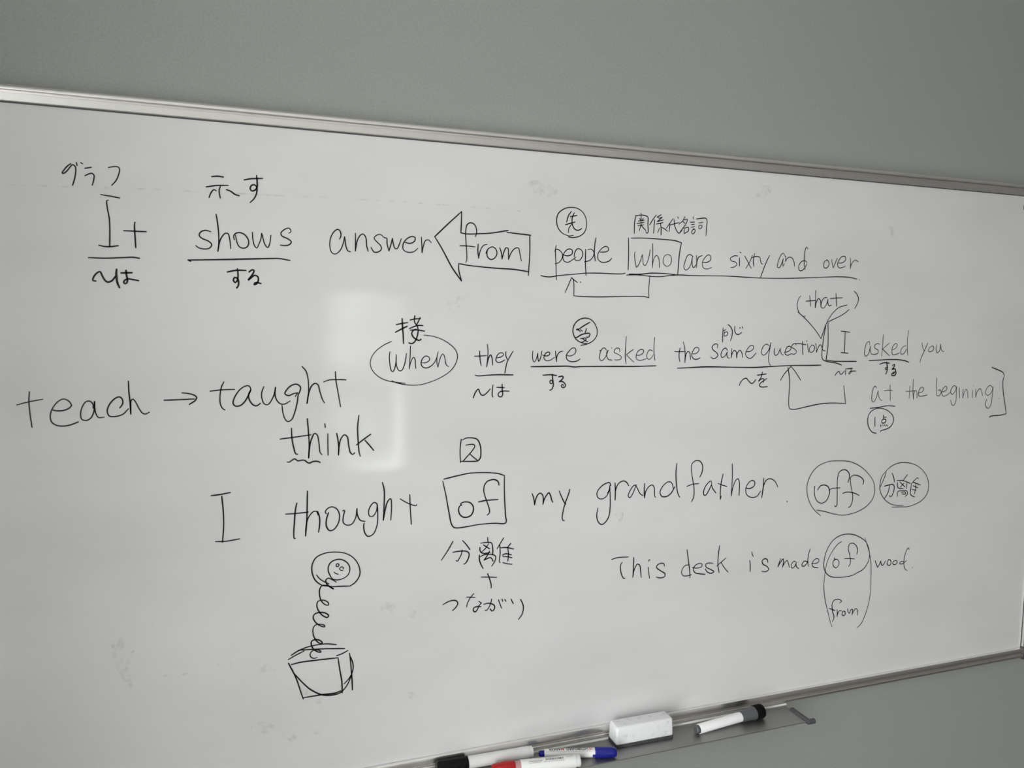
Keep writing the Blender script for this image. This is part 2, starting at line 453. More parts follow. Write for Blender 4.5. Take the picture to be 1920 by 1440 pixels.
WRITING = [
 ('handwritten_note', 'katakana gurafu above the word It', 1.65, 0, '16075 16479,16107 16452,16143 16407,16166 16366,16156 16360,16114 16397,16080 16445,16055 16470,16030 16449,16027 16396,16041 16312,16064 16235/16018 16498,16011 16462/15973 16499,15953 16488/15932 16437,15865 16454/15934 16353,15895 16376,15860 16386,15840 16365,15845 16311,15862 16249/15687 16465,15635 16479,15586 16480,15570 16454,15582 16391,15612 16320,15658 16263'),
 ('handwritten_note', 'characters for shimesu above the word shows', 1.9, 0, '14561 16443,14497 16453,14428 16448/14625 16316,14514 16339,14373 16351/14596 16190,14577 16242,14538 16290,14512 16275/14464 16335,14480 16281,14468 16193/14395 16299,14347 16282,14293 16245,14248 16235/14186 16430,14111 16450,13969 16465/14041 16494,14036 16425,14038 16351,14066 16312,14100 16303,14119 16329,14104 16368,14068 16380,14040 16351,14047 16269,14075 16210,14123 16158'),
 ('handwritten_word', 'handwritten word It at the top left', 1.75, 0, '15778 16148,15673 16136,15578 16122/15700 16088,15714 16083,15712 15998,15695 15876,15693 15752,15700 15558/15813 15563,15760 15550,15690 15550,15609 15565/15423 15849,15430 15812,15427 15703,15422 15551/15546 15744,15429 15743,15303 15743'),
 ('underline', 'line under the word It', 1.8, 0, '15928 15413,15764 15413,15566 15427,15451 15435,15384 15425'),
 ('handwritten_note', 'bold particle note under the word It', 2.4, 0, '15859 15142,15890 15149,15868 15209,15832 15246,15808 15253,15791 15211,15758 15150,15730 15133,15687 15152,15651 15200/15635 15287,15640 15224,15631 15130,15609 15072/15588 15246,15471 15253/15534 15278,15529 15212,15522 15157,15534 15126,15557 15123,15559 15151,15523 15177,15458 15170,15401 15160'),
 ('handwritten_word', 'handwritten word shows', 1.6, 0, '14585 15779,14646 15794,14699 15770,14718 15729,14686 15694,14611 15662,14576 15623,14605 15578,14666 15566,14726 15579,14759 15603/14520 15992,14507 15909,14494 15748,14497 15618,14507 15545!,14488 15651,14456 15726,14417 15768,14386 15766,14369 15705,14358 15583/14313 15692,14322 15732,14301 15770,14246 15785,14184 15755,14146 15683,14163 15616,14210 15595,14257 15612,14287 15676,14298 15749/14100 15797,14095 15702,14076 15628,14052 15605,14028 15647,14000 15723,13991 15789!,13983 15765,13971 15707,13948 15642,13920 15615,13897 15661,13879 15770/13663 15808,13635 15826,13656 15869,13713 15852,13760 15800,13746 15768,13673 15734,13633 15698,13658 15663,13715 15649,13767 15654'),
 ('underline', 'line under the word shows', 2.0, 0, '14820 15411,14850 15426!,14774 15429,14407 15449,13934 15477,13773 15483,13652 15464'),
 ('handwritten_note', 'bold hiragana suru under the word shows', 2.4, 0, '14402 15296,14300 15319,14183 15322/14284 15340,14278 15267,14285 15200,14312 15167,14334 15196,14317 15232,14283 15217,14272 15168,14279 15126,14296 15101/14147 15304,14112 15331,14088 15326,14099 15289,14153 15213,14161 15201,14132 15225,14081 15264,14044 15249,14039 15199,14063 15157,14089 15148,14079 15168,14050 15174,14007 15164'),
 ('handwritten_word', 'handwritten word answer', 1.6, 0, '13030 15762,13012 15812,13027 15871,13056 15885,13108 15845,13149 15754,13154 15650,13125 15579,13080 15571,13020 15625,12983 15717,12967 15797!,12960 15748,12946 15658,12923 15614,12893 15608/12828 15847,12828 15739,12829 15618!,12821 15664,12803 15755,12765 15824,12727 15841,12693 15798,12681 15685,12663 15622/12454 15809,12498 15845,12551 15835,12585 15795,12551 15751,12498 15701,12490 15655,12528 15619,12582 15613,12625 15672/12451 15806,12420 15803,12413 15727,12389 15637!,12365 15714,12343 15804!,12330 15731,12308 15674,12280 15672,12249 15734,12223 15805/12174 15761,12108 15748,12044 15782,12037 15829,12076 15842,12147 15808,12199 15737,12194 15660,12123 15629,12052 15643,11999 15688/11952 15840,11946 15748,11943 15632!,11925 15718,11893 15797,11853 15806,11816 15772'),
 ('arrow_outline', 'hollow block arrow drawn around the word from', 1.9, 0, '10740 15962,10567 15951,10383 15939/10396 15930,10392 15687,10407 15376/10408 15430,10628 15454,10939 15464,11294 15487,11430 15506!,11429 15424,11388 15270!,11525 15452,11658 15683,11768 15854!,11579 16038,11395 16209!,11396 16087,11403 15922!,11315 15912,11131 15924,10945 15944,10720 15989'),
 ('handwritten_word', 'handwritten word from inside the block arrow', 1.6, 0, '11194 15880,11177 15956,11208 16042,11266 16065,11316 16036,11335 15933,11327 15775,11315 15618,11319 15546,11332 15528/11416 15748,11313 15749,11199 15741/11154 15783,11158 15688,11144 15588!,11136 15641,11115 15713,11075 15768,11028 15784/11043 15661,11014 15718,10943 15753,10891 15715,10881 15651,10923 15593,10974 15580,11017 15614,11027 15677,11010 15726/10840 15746,10818 15686,10803 15590!,10779 15687,10745 15750,10716 15738,10710 15674,10708 15589!,10675 15675,10615 15746,10563 15753,10541 15681,10516 15573'),
 ('circle', 'circle above the word people', 1.55, 0, '9863 15973,9922 16010,9975 16080,9992 16172,9969 16260,9900 16323,9798 16360,9680 16356,9589 16308,9535 16224,9521 16117,9552 16022,9625 15964,9729 15937,9803 15942/9855 15976,9803 15958,9725 15969'),
 ('handwritten_note', 'circled character above the word people', 1.65, 0, '9764 16305,9810 16242,9835 16154/9780 16231,9677 16254/9720 16287,9748 16219,9752 16139/9854 16113,9778 16137,9705 16159/9751 16132,9799 16063,9804 16003/9752 16145,9725 16080,9694 16051,9642 16047,9595 16073'),
 ('handwritten_word', 'handwritten word people', 1.55, 0, '9991 15814,10000 15747,9989 15560,9977 15326/10007 15726,10002 15753,9958 15758,9913 15730,9888 15684,9899 15630,9942 15575,10003 15556/9874 15685,9804 15674,9741 15704,9739 15758,9792 15773,9850 15733,9882 15658,9861 15598,9794 15585,9729 15623,9677 15663/9677 15663,9704 15641,9676 15615,9616 15621,9580 15670,9571 15724,9605 15774,9658 15781,9694 15733,9707 15665/9527 15780,9525 15577,9510 15403/9493 15777,9440 15784,9397 15752,9400 15690,9451 15627,9541 15597/9364 15952,9381 15854,9386 15732,9367 15617/9295 15749,9226 15752,9165 15775,9162 15816,9205 15835,9273 15798,9325 15727,9327 15652,9283 15610,9214 15605,9145 15625,9103 15664'),
 ('underline', 'line under the word people', 1.55, 0, '10218 15379,10142 15368,10069 15367,9952 15387,9671 15420,9521 15437,9294 15444,9063 15442,8922 15447,8873 15458'),
 ('handwritten_note', 'kanji for relative pronoun above the boxed word who', 1.5, 0, '8723 16311,8743 16199,8742 16041/8726 16302,8652 16317,8557 16313,8522 16294,8518 16184,8512 16073,8532 16058,8552 16082/8641 16346,8636 16302,8634 16240/8663 16266,8642 16246/8596 16276,8618 16248/8681 16228,8583 16247/8699 16191,8582 16216/8687 16161,8588 16180/8634 16233,8635 16178,8660 16087/8632 16175,8591 16132,8550 16099/8382 16334,8436 16264,8489 16185/8407 16259,8412 16176,8416 16064/8299 16342,8365 16303!,8326 16289,8288 16305/8281 16301,8363 16237!,8259 16267/8377 16200,8262 16228/8305 16216,8291 16126,8291 16042/8319 16146,8349 16074/8279 16157,8238 16139,8183 16106/8089 16298,8152 16217,8206 16144/8143 16211,8155 16098/8135 16201,8054 16225,7981 16243/8073 16284,8061 16194,8017 16112,7983 16085,7951 16108,7932 16130/8014 16327,8000 16307/7886 16337,7924 16271,7988 16219/7908 16286,7843 16297,7865 16232,7920 16159,7959 16108/7916 16261,7882 16236/7895 16167,7892 16083/7895 16163,7821 16181,7819 16129,7884 16087/7745 16345,7738 16303/7791 16259,7717 16266/7770 16223,7720 16233/7775 16183,7709 16198/7737 16168,7700 16149,7710 16106,7742 16086,7760 16110,7745 16147,7720 16155/7685 16313,7594 16329,7518 16333,7495 16302,7500 16195,7503 16069/7644 16255,7566 16270/7636 16219,7637 16173,7596 16178,7580 16219,7629 16222'),
 ('box', 'box drawn around the word who', 1.65, 0, '8838 15975,8828 15810,8826 15508/8786 15974,8609 15983,8369 15983,8159 15978,8027 15968,7932 15944!,7953 15832,7967 15704,7979 15462/8805 15447,8639 15449,8431 15472,8188 15473,7974 15459'),
 ('handwritten_word', 'handwritten word who in the box', 1.3, 1, '8721 15779,8727 15731,8711 15620,8690 15549!,8659 15580,8615 15679,8598 15743!,8586 15681,8572 15597,8544 15582,8509 15628,8481 15726,8468 15818/8428 15910,8422 15757,8423 15549!,8413 15631,8384 15716,8352 15739,8319 15705,8303 15635,8297 15558/8166 15760,8215 15737,8241 15666,8218 15603,8160 15584,8112 15614,8095 15685,8120 15748,8166 15760'),
 ('underline', 'long line under who are sixty and over', 1.5, 0, '8851 15431,8670 15438,8430 15423,8268 15425,8105 15447,7933 15461,7766 15457,7411 15463,7179 15468,6953 15468,6688 15461,6365 15458,5926 15469,5382 15499,4919 15525,4683 15522,4534 15498/4483 15487,4477 15484'),
 ('arrow', 'bracket arrow from who back to people', 1.55, 0, '9836 15150,9787 15257,9740 15367!,9707 15340,9646 15299/9597 15310,9593 15299/9714 15340,9703 15300,9699 15219,9698 15107!,9588 15099,9284 15099,8818 15116,8531 15119,8462 15105!,8470 15194,8459 15433'),
 ('handwritten_word', 'handwritten word are', 1.5, 1, '7721 15746,7767 15773,7815 15759,7855 15674,7877 15581,7845 15537,7797 15559,7751 15636,7732 15738!,7732 15653,7720 15590,7700 15579,7668 15622/7662 15765,7650 15673,7654 15580!,7646 15673,7618 15742,7559 15766/7535 15666,7455 15672,7407 15708,7409 15767,7450 15782,7508 15738,7550 15660,7531 15585,7461 15567,7381 15593'),
 ('handwritten_word', 'handwritten word sixty', 1.5, 0, '6912 15787,6984 15784,7049 15738,7021 15705,6949 15691,6922 15657,6965 15616,7031 15602/6880 15762,6871 15633/6874 15848,6853 15837/6782 15792,6721 15708,6649 15603/6639 15806,6680 15709,6751 15599/6599 15839,6610 15781,6616 15694,6603 15637/6651 15766,6600 15788,6537 15793,6495 15786!,6481 15734,6458 15683,6432 15680/6312 15819,6364 15721,6430 15561,6467 15464'),
 ('handwritten_word', 'handwritten word and', 1.5, 1, '6009 15813,6051 15864,6092 15836,6140 15729,6152 15641,6113 15633,6073 15696,6046 15777!,6051 15715,6043 15659,6016 15707/6000 15822,6000 15734!,5970 15785,5917 15808,5861 15784,5829 15723,5821 15665/5570 15952,5598 15981,5622 15935,5632 15819,5625 15695,5605 15620/5576 15732,5606 15758,5683 15746,5734 15673,5719 15602,5674 15600,5611 15651,5575 15714'),
 ('handwritten_word', 'handwritten word over', 1.5, 1, '5171 15787,5222 15763,5238 15699,5215 15659,5163 15666,5128 15721,5147 15775,5183 15792/5077 15805,5065 15733,5038 15665!,5008 15735,4968 15823/4940 15746,4838 15765,4790 15815,4809 15860,4867 15858,4932 15792,4955 15728,4924 15674,4855 15677,4787 15706/4700 15846,4687 15765,4685 15664!,4678 15710,4641 15775,4585 15809,4525 15783'),
 ('handwritten_note', 'bold kanji above the circled word When', 2.2, 0, '12290 14665,12213 14681,12136 14693/12210 14745,12204 14625,12196 14535,12190 14410/12301 14563,12236 14597,12143 14644/12037 14786,12043 14748/12100 14729,12031 14744,11959 14749/11963 14764,11985 14717,12014 14660/12045 14727,12037 14694,12014 14662/12111 14612,12042 14643,11985 14657,11925 14655/12099 14592,12019 14597,11950 14588,11902 14580/12002 14649,11991 14593,12002 14514,12030 14446,12064 14415,12093 14412,12116 14421/12019 14606,12065 14581,12079 14542,12059 14502,12019 14469,11973 14455,11950 14471'),
 ('circle', 'oval drawn around the word When', 1.3, 0, '12354 14440,12460 14389,12571 14301,12627 14212,12636 14123,12599 14039,12516 13960,12415 13914,12291 13889,12166 13873/11910 14528,11776 14509,11647 14464,11528 14390,11456 14310,11435 14229,11466 14125,11537 14033,11655 13954,11796 13893,11947 13852,12074 13846,12200 13860,12291 13884,12348 13910'),
 ('handwritten_word', 'handwritten word When', 1.4, 0, '12374 14302,12382 14244,12376 14143,12359 14053,12336 14033,12314 14064,12294 14154,12289 14261!,12291 14177,12280 14098,12252 14047,12217 14046,12183 14108,12161 14198,12150 14277/12096 14378,12100 14243,12111 14065!,12096 14141,12069 14209,12050 14226,12031 14198,12027 14129,12019 14073/11948 14152,11879 14151,11830 14191,11838 14225,11885 14242,11931 14203,11948 14135,11919 14089,11867 14079,11809 14105,11756 14162,11727 14224/11710 14299,11727 14219,11724 14127,11711 14087!,11698 14150,11675 14230,11645 14270,11622 14241,11609 14172,11591 14115,11559 14095'),
 ('handwritten_word', 'handwritten word they', 1.6, 0, '11115 14309,11112 14239,11102 14146,11090 14105/11191 14236,11106 14239,11014 14244/11004 14402,10993 14309,10999 14192,11010 14086!,10995 14168,10971 14238,10953 14256,10934 14215,10924 14112/10860 14211,10798 14226,10761 14255,10780 14282,10824 14279,10866 14226,10874 14173,10846 14147,10791 14155,10741 14184/10727 14299,10726 14237,10704 14190/10620 14304,10661 14237,10709 14143,10738 13995'),
 ('underline', 'line under the word they', 1.9, 0, '11176 13971,11139 13961,10992 13969,10844 13973,10615 13968'),
 ('handwritten_note', 'particle note under the word they', 2.0, 0, '11200 13653,11179 13714,11143 13766,11125 13774,11112 13742,11087 13694,11050 13687,11001 13722,10953 13774/10914 13829,10922 13756,10924 13685,10914 13658/10854 13796,10741 13788/10777 13836,10772 13741,10765 13693,10783 13660,10821 13662,10837 13695,10809 13730,10741 13740,10668 13736'),
 ('circle', 'circle above the word were', 1.7, 0, '9475 14416,9556 14428,9637 14470,9685 14537,9700 14609,9676 14694,9604 14762,9512 14787,9417 14767,9348 14704,9309 14612,9316 14527,9368 14459,9461 14410,9568 14389'),
 ('handwritten_note', 'circled kanji above the word were', 1.9, 0, '9429 14727,9522 14678,9601 14628/9647 14616,9607 14610,9580 14586/9634 14628,9601 14622/9581 14619,9547 14595/9483 14635,9491 14605,9503 14577/9664 14507,9644 14501,9572 14540,9506 14560,9432 14563,9424 14544,9450 14508,9480 14510/9577 14486,9490 14495,9483 14483,9523 14446,9569 14430/9544 14486,9496 14459,9455 14440'),
 ('handwritten_word', 'handwritten word were', 1.5, 0, '10319 14307,10324 14236,10310 14164,10290 14150,10265 14188,10241 14277!,10240 14224,10226 14158,10201 14199,10180 14307/10166 14250,10105 14235,10056 14259,10064 14289,10099 14289,10137 14247,10145 14199,10110 14169,10051 14172,9981 14216/9967 14307,9961 14234,9949 14153!,9948 14210,9923 14270,9891 14297,9851 14303/9794 14252,9751 14233,9672 14258,9642 14306,9661 14349,9700 14349,9752 14306,9791 14252,9790 14197,9749 14160,9682 14150,9623 14160,9574 14188'),
 ('handwritten_word', 'handwritten word asked beside were', 1.4, 1, '9262 14309,9242 14315/9149 14318,9181 14352,9222 14336,9254 14268,9259 14194,9230 14160,9183 14188,9144 14250,9118 14318!,9142 14293,9141 14231,9114 14181,9052 14169/9067 14351,9059 14350/8927 14292,8932 14336,8968 14351,9015 14324,9021 14286,8965 14261,8901 14218,8907 14186,8962 14170,9011 14175/8827 14523,8832 14367,8834 14230,8816 14111/8701 14326,8756 14292,8814 14248!,8753 14192,8683 14137/8642 14241,8578 14244,8529 14279,8528 14317,8560 14329,8616 14304,8649 14242,8640 14185,8589 14163,8526 14172,8469 14190/8373 14304,8417 14323,8458 14279,8470 14216,8440 14178,8398 14190,8357 14247/8340 14512,8350 14392,8342 14253,8325 14162'),
 ('underline', 'line under the words were asked', 2.0, 0, '10343 14083,10166 14083,9906 14085,9747 14084,9667 14072,9574 14076,9098 14076,8678 14072,8303 14078'),
 ('handwritten_note', 'hiragana suru under the word were', 2.1, 0, '10157 13958,10034 13963,9942 13950/10011 13969,10000 13884,9991 13811,10010 13756,10032 13739,10046 13742/10003 13847,10031 13832,10047 13863,10030 13887,9999 13857/9909 13931,9850 13939,9836 13920,9881 13870,9903 13860,9854 13863,9814 13838,9797 13801,9819 13774,9853 13778,9865 13806,9840 13820,9831 13798'),
 ('handwritten_word', 'handwritten word the before same question', 1.5, 0, '7891 14349,7904 14281,7905 14212,7887 14140/7987 14294,7899 14291,7800 14294/7840 14443,7812 14349,7798 14246,7797 14122!,7787 14229,7751 14297,7720 14280,7699 14168/7673 14259,7600 14266,7552 14314,7563 14349,7614 14357,7661 14306,7678 14228,7636 14177,7576 14176,7526 14197'),
 ('handwritten_word', 'handwritten word same', 1.5, 0, '7219 14349,7215 14401,7263 14413,7316 14366,7299 14323,7236 14279,7203 14235,7242 14192,7293 14183,7335 14210/7032 14313,7065 14348,7115 14322,7148 14244,7130 14200,7079 14217,7031 14287!,7039 14243,7020 14199,6991 14187/6957 14340,6953 14261,6954 14194!,6940 14261,6908 14310,6871 14296,6854 14190!,6843 14260,6803 14313,6766 14287,6741 14198/6676 14286,6602 14295,6541 14339,6548 14384,6597 14387,6657 14331,6689 14251,6650 14198,6576 14188,6488 14268'),
 ('handwritten_word', 'handwritten word question', 1.5, 0, '6233 14384,6299 14410,6361 14366,6384 14277,6354 14232,6291 14259,6231 14348,6208 14434!,6229 14312,6245 14205,6228 14106,6209 14075,6188 14075/6137 14339,6140 14276,6116 14231,6073 14240,6034 14312,6025 14348!,6010 14285,5974 14234,5957 14236/5933 14276,5857 14294,5809 14339,5829 14375,5883 14366,5923 14294,5920 14248,5864 14230,5800 14257/5708 14398,5732 14420,5775 14407,5802 14366,5737 14330,5695 14284,5733 14248,5799 14254/5585 14460,5578 14348,5564 14235/5732 14420,5631 14417,5514 14402/5486 14421,5470 14348,5455 14274/5507 14466,5499 14453/5394 14393,5437 14348,5438 14293,5398 14274,5344 14311,5341 14375,5395 14399/5317 14421,5301 14347,5292 14274!,5267 14347,5225 14403,5188 14366,5162 14311,5108 14298'),
 ('underline', 'line under the words the same question', 1.9, 0, '7928 14038,7720 14044,7419 14054,6905 14044,6483 14038,6160 14050,5788 14061,5453 14060,5185 14063'),
 ('handwritten_note', 'small note above the word same', 1.6, 0, '7125 14662,7132 14558,7127 14441/7041 14718,6988 14680,6953 14611,6960 14524,6982 14466/7115 14622,7074 14636/7102 14601,7105 14537/7107 14589,7046 14602,7048 14549,7094 14535/6912 14690,6901 14594,6847 14559,6776 14595/6821 14673,6808 14659/6774 14686,6766 14661'),
 ('handwritten_note', 'particle note under the word question', 2.0, 0, '6781 13750,6767 13791,6707 13852,6654 13866,6610 13824,6544 13778,6502 13804,6472 13840/6444 13911,6273 13930/6350 13960,6367 13883,6417 13812,6370 13847,6318 13850,6324 13793/6258 13855,6362 13793,6399 13749,6359 13721,6240 13723'),
 ('handwritten_word', 'handwritten word that between round brackets', 1.6, 0, '5490 15200,5473 15110,5461 15029/5556 15112,5361 15127/5372 15289,5367 15149,5365 15004!,5348 15095,5307 15159,5267 15132,5251 15027/5138 15181,5194 15170,5242 15097,5241 15015,5195 15003,5132 15081,5114 15154!,5109 15081,5084 15045,5038 15055/4955 15252,4942 15157,4929 15038/5069 15164,4932 15176,4816 15182'),
 ('bracket', 'opening bracket left of the word that', 1.5, 0, '5663 15196,5708 15141,5730 15051,5714 14980,5684 14926'),
 ('bracket', 'closing bracket right of the word that', 1.5, 0, '4579 15298,4517 15249,4477 15176,4494 15093,4547 15008'),
 ('insertion_mark', 'pointed insertion mark below the word that', 1.6, 0, '5707 14935,5544 14820,5354 14658,5213 14503!,5170 14623,5111 14770,5006 14918,4875 15021,4711 15064/5600 14859,5552 14869/4663 14988,4775 14912,5089 14778'),
 ('bracket', 'large square bracket left of the word I', 1.8, 0, '5089 14774,5073 14605,5063 14384,5077 14236,5089 14148!,4931 14128,4697 14123,4449 14121/5127 14724,5155 14568,5173 14384,5179 14218,5152 14154,5069 14125,4882 14096,4756 14062'),
 ('handwritten_word', 'handwritten word I inside the square bracket', 1.7, 0, '4809 14629,4618 14612/4720 14622,4716 14459,4712 14273/4785 14273,4632 14259'),
 ('arrow', 'bracket arrow pointing up at the word question', 1.7, 0, '5990 13820,5913 13931,5792 14047!,5716 13975,5584 13818/5853 14031,5824 13912,5805 13784,5807 13510,5798 13400,5780 13354,5701 13337,5455 13373,5184 13412,4931 13424,4625 13407!,4659 13559,4688 13714'),
 ('handwritten_note', 'small particle note under the word I', 1.9, 0, '4884 13888,4844 13936,4802 13958,4776 13909,4744 13909,4692 13960/4662 14004,4662 13899/4640 13995,4519 14003/4553 14008,4554 13933,4592 13907,4590 13938,4516 13955,4449 13958'),
 ('handwritten_word', 'faint handwritten word asked beside you', 1.5, 2, '4180 14406,4190 14453,4239 14441,4280 14326,4279 14230,4244 14208,4191 14256,4167 14379!,4162 14309,4135 14247,4111 14238/3965 14406,4001 14424,4073 14388,4063 14344,3992 14308,3989 14264,4055 14238,4112 14241/3894 14574,3898 14415,3904 14202/3750 14433,3826 14379,3891 14326!,3818 14273,3734 14215/3679 14312,3605 14344,3574 14397,3600 14424,3655 14397,3688 14308,3666 14236,3585 14236,3517 14263/3376 14388,3433 14370,3486 14308,3481 14245,3423 14245,3359 14325/3338 14653,3353 14487,3339 14307,3322 14221'),
 ('handwritten_word', 'faint handwritten word you', 1.5, 2, '3019 14443,2995 14361,2953 14289/2882 14434,2964 14270,3025 14143,3032 14092/2788 14380,2843 14343,2858 14298,2820 14279,2750 14307,2738 14361,2781 14385/2679 14407,2678 14316,2649 14260,2593 14306,2583 14416!,2558 14325,2530 14288,2493 14288'),
 ('underline', 'line under the faint word asked', 1.9, 0, '4176 14132,3945 14140,3740 14147,3508 14142,3390 14127,3289 14099'),
 ('handwritten_note', 'bold hiragana suru under the faint word asked', 2.2, 0, '3940 14068,3850 14091,3723 14085/3787 14103,3763 14004,3779 13915,3794 13897/3769 13990,3795 13972,3803 14008,3771 14013/3658 14039,3606 14066,3611 14030,3657 13976,3593 13988,3571 13939,3563 13898,3603 13868,3659 13881,3652 13910,3605 13902/3630 13928,3579 13927'),
 ('handwritten_word', 'faint handwritten word at', 1.5, 2, '3978 13658,4003 13694,4046 13659,4070 13526,4057 13436,4017 13422,3966 13506,3940 13613!,3922 13523,3870 13450,3836 13443/3683 13712,3669 13589,3657 13435/3809 13610,3722 13617,3618 13615'),
 ('underline', 'line under the faint word at', 1.8, 0, '4093 13311,3884 13327,3701 13346,3542 13333'),
 ('circle', 'circle under the faint word at', 1.7, 0, '3924 12873,4012 12895,4099 12988,4131 13115,4094 13231,3974 13299,3837 13304,3670 13246,3570 13152,3558 13060,3626 12971,3739 12930,3834 12910,3828 12892'),
 ('handwritten_note', 'circled note for one point under the word at', 1.9, 0, '3974 13155,3962 12992/3788 13186,3783 13118/3779 13149,3718 13147/3810 13108,3813 13051,3737 13057,3734 13111,3810 13108/3833 13015,3831 12986/3792 13017,3778 12993/3750 13016,3737 12992/3708 13014,3686 12990'),
 ('handwritten_word', 'faint handwritten word the before begining', 1.5, 2, '3231 13681,3228 13581,3231 13467/3319 13591,3205 13589,3111 13597/3163 13798,3155 13616,3134 13447!,3130 13542,3099 13606,3066 13577,3052 13467/3017 13558,2941 13575,2909 13620,2943 13658,2994 13631,3024 13558,3007 13503,2935 13497,2816 13517'),
 ('handwritten_word', 'faint handwritten word begining with a full stop', 1.5, 2, '2618 13818,2613 13642,2601 13503!,2546 13493,2501 13538,2511 13594,2575 13595/2467 13565,2394 13583,2361 13629,2389 13661,2448 13630,2482 13547,2448 13491,2362 13498,2280 13552/2139 13643,2191 13672,2249 13627,2268 13552,2227 13514,2169 13560,2132 13653!,2128 13521,2128 13390,2172 13316,2222 13326,2255 13411/2068 13633,2045 13444/1972 13603,1964 13439!,1941 13536,1896 13601,1859 13553,1838 13436/1742 13579,1733 13437/1732 13668,1726 13657/1667 13597,1647 13445!,1624 13549,1552 13604,1508 13546,1483 13470/1243 13618,1312 13661,1385 13611,1416 13525,1359 13477,1272 13523,1231 13637!,1241 13464,1252 13311,1310 13240,1369 13256,1397 13334,1372 13400/1065 13416,1059 13406'),
 ('bracket', 'square bracket closing the line after begining', 1.9, 0, '1300 13991,1144 13945,1008 13892,970 13834!,990 13767,991 13671,953 13477,893 13283,850 13122!,981 13101,1263 13080,1261 13061'),
 ('handwritten_word', 'handwritten word teach at the far left', 1.7, 0, '16584 13846,16593 13732,16586 13575,16572 13429/16716 13695,16591 13729,16452 13755/16364 13629,16312 13615,16237 13619,16177 13648,16157 13675!,16180 13722,16238 13753,16297 13724,16358 13641,16382 13556,16369 13483,16318 13442,16243 13432,16168 13446,16094 13476/15932 13635,15933 13685,15960 13719,15998 13720,16043 13663,16067 13559,16053 13503,16010 13490,15960 13519,15923 13604,15914 13715!,15915 13641,15904 13567,15878 13522,15818 13524/15647 13630,15614 13683,15618 13739,15645 13765,15695 13747,15758 13674,15783 13594,15762 13537,15696 13529,15618 13552,15552 13619/15545 13956,15543 13831,15532 13681,15528 13552!,15528 13643,15521 13718,15501 13736,15473 13698,15436 13616,15403 13564,15370 13548,15324 13571'),
 ('arrow', 'short arrow between teach and taught', 1.9, 0, '15156 13713,14986 13716,14813 13721/14955 13800,14879 13790,14809 13765,14786 13739,14804 13701,14872 13654'),
 ('handwritten_word', 'handwritten word taught', 1.8, 0, '14466 13928,14495 13869,14513 13774,14515 13667,14494 13601,14461 13572/14630 13814,14506 13828,14342 13830/14171 13761,14148 13827,14170 13872,14209 13872,14283 13823,14352 13711,14362 13651,14337 13620,14281 13623,14229 13666,14183 13743,14151 13821!,14177 13755,14167 13694,14128 13633,14082 13616,14034 13647/13990 13860,14017 13788,14015 13703,13985 13636,13944 13628,13897 13688,13862 13773,13849 13851!,13856 13760,13834 13681,13794 13637,13741 13629,13670 13668/13605 13724,13575 13773!,13628 13762,13687 13738,13734 13764,13698 13830,13639 13876,13580 13883,13539 13846,13545 13797,13570 13742!,13582 13644,13613 13521,13655 13424,13703 13401,13737 13439,13760 13513,13771 13614/13516 14113,13472 14060,13446 13974,13438 13875,13439 13764,13458 13631!,13433 13776,13396 13862,13354 13892,13318 13873,13295 13786,13265 13686,13236 13632/13094 14041,13088 13931,13064 13781,13029 13577/13246 13909,13173 13933,13076 13937,12957 13932'),
 ('handwritten_word', 'handwritten word think', 1.9, 0, '13657 13313,13652 13177,13630 13051,13607 12976,13585 12968/13799 13176,13646 13191,13410 13217/13456 13430,13443 13243,13436 13080,13444 12912!,13433 13043,13408 13154,13365 13234,13335 13214,13312 13113,13295 12973,13274 12951/13196 13223,13197 13082,13194 12937/13234 13357,13228 13307/13082 13223,13068 13153,13056 13038,13060 12933!,13050 13051,13025 13151,12981 13200,12944 13173,12926 13058,12902 12955,12871 12932,12846 12952/12790 13453,12807 13295,12801 13116,12789 12962,12773 12901/12631 13195,12732 13126,12823 13056/12710 13115,12657 13053,12594 12973'),
 ('underline', 'wavy line under the word think', 2.1, 0, '13712 12871,13691 12868,13655 12891,13619 12910,13584 12881,13530 12887,13494 12883,13465 12856,13435 12842,13398 12859,13338 12862,13298 12845'),
 ('handwritten_word', 'large handwritten word I before thought', 1.9, 0, '14643 12488,14536 12496,14413 12515/14518 12472,14504 12297,14501 12100,14519 11874/14602 11892,14477 11885,14312 11903'),
 ('handwritten_word', 'handwritten word thought', 1.9, 0, '13599 12320,13618 12233,13634 12047,13643 11906,13636 11846,13624 11850/13743 12183,13611 12182,13455 12190/13463 12472,13469 12253,13478 12034,13492 11870!,13486 11988,13455 12111,13387 12192,13345 12189!,13328 12141/13335 12189,13313 12116,13309 12021,13325 11907/13222 12149,13237 12173,13206 12219,13145 12238,13084 12202,13051 12120,13070 12002,13132 11924,13185 11919,13223 11982,13222 12069,13194 12162/13008 12172,12985 12179,13001 12092,13001 12012,12955 11974,12893 11980,12838 12064,12819 12191!,12815 12110,12776 12027,12713 12006/12547 12195,12550 12236,12587 12258,12634 12217,12663 12139,12650 12074,12611 12066,12563 12124,12544 12219!,12539 12089,12548 11944,12603 11819,12674 11796,12717 11853,12729 11943,12724 11983/12476 12526,12452 12423,12452 12229,12463 12003!,12444 12115,12404 12258,12364 12296,12351 12205,12361 11995/12098 12335,12092 12154,12075 11915/12232 12283,12122 12214,12007 12173,11999 12189'),
 ('box', 'small rounded box above the boxed word of', 1.9, 0, '11370 13076,11384 12965,11386 12858,11377 12745/11352 13064,11298 13088,11212 13087,11138 13063,11095 12987,11081 12891,11089 12796,11123 12756,11184 12751,11373 12761'),
 ('handwritten_note', 'katakana su inside the small rounded box', 1.9, 0, '11303 12988,11248 12994,11187 12991,11171 12967,11210 12903,11283 12824,11345 12758/11244 12863,11185 12807,11125 12760'),
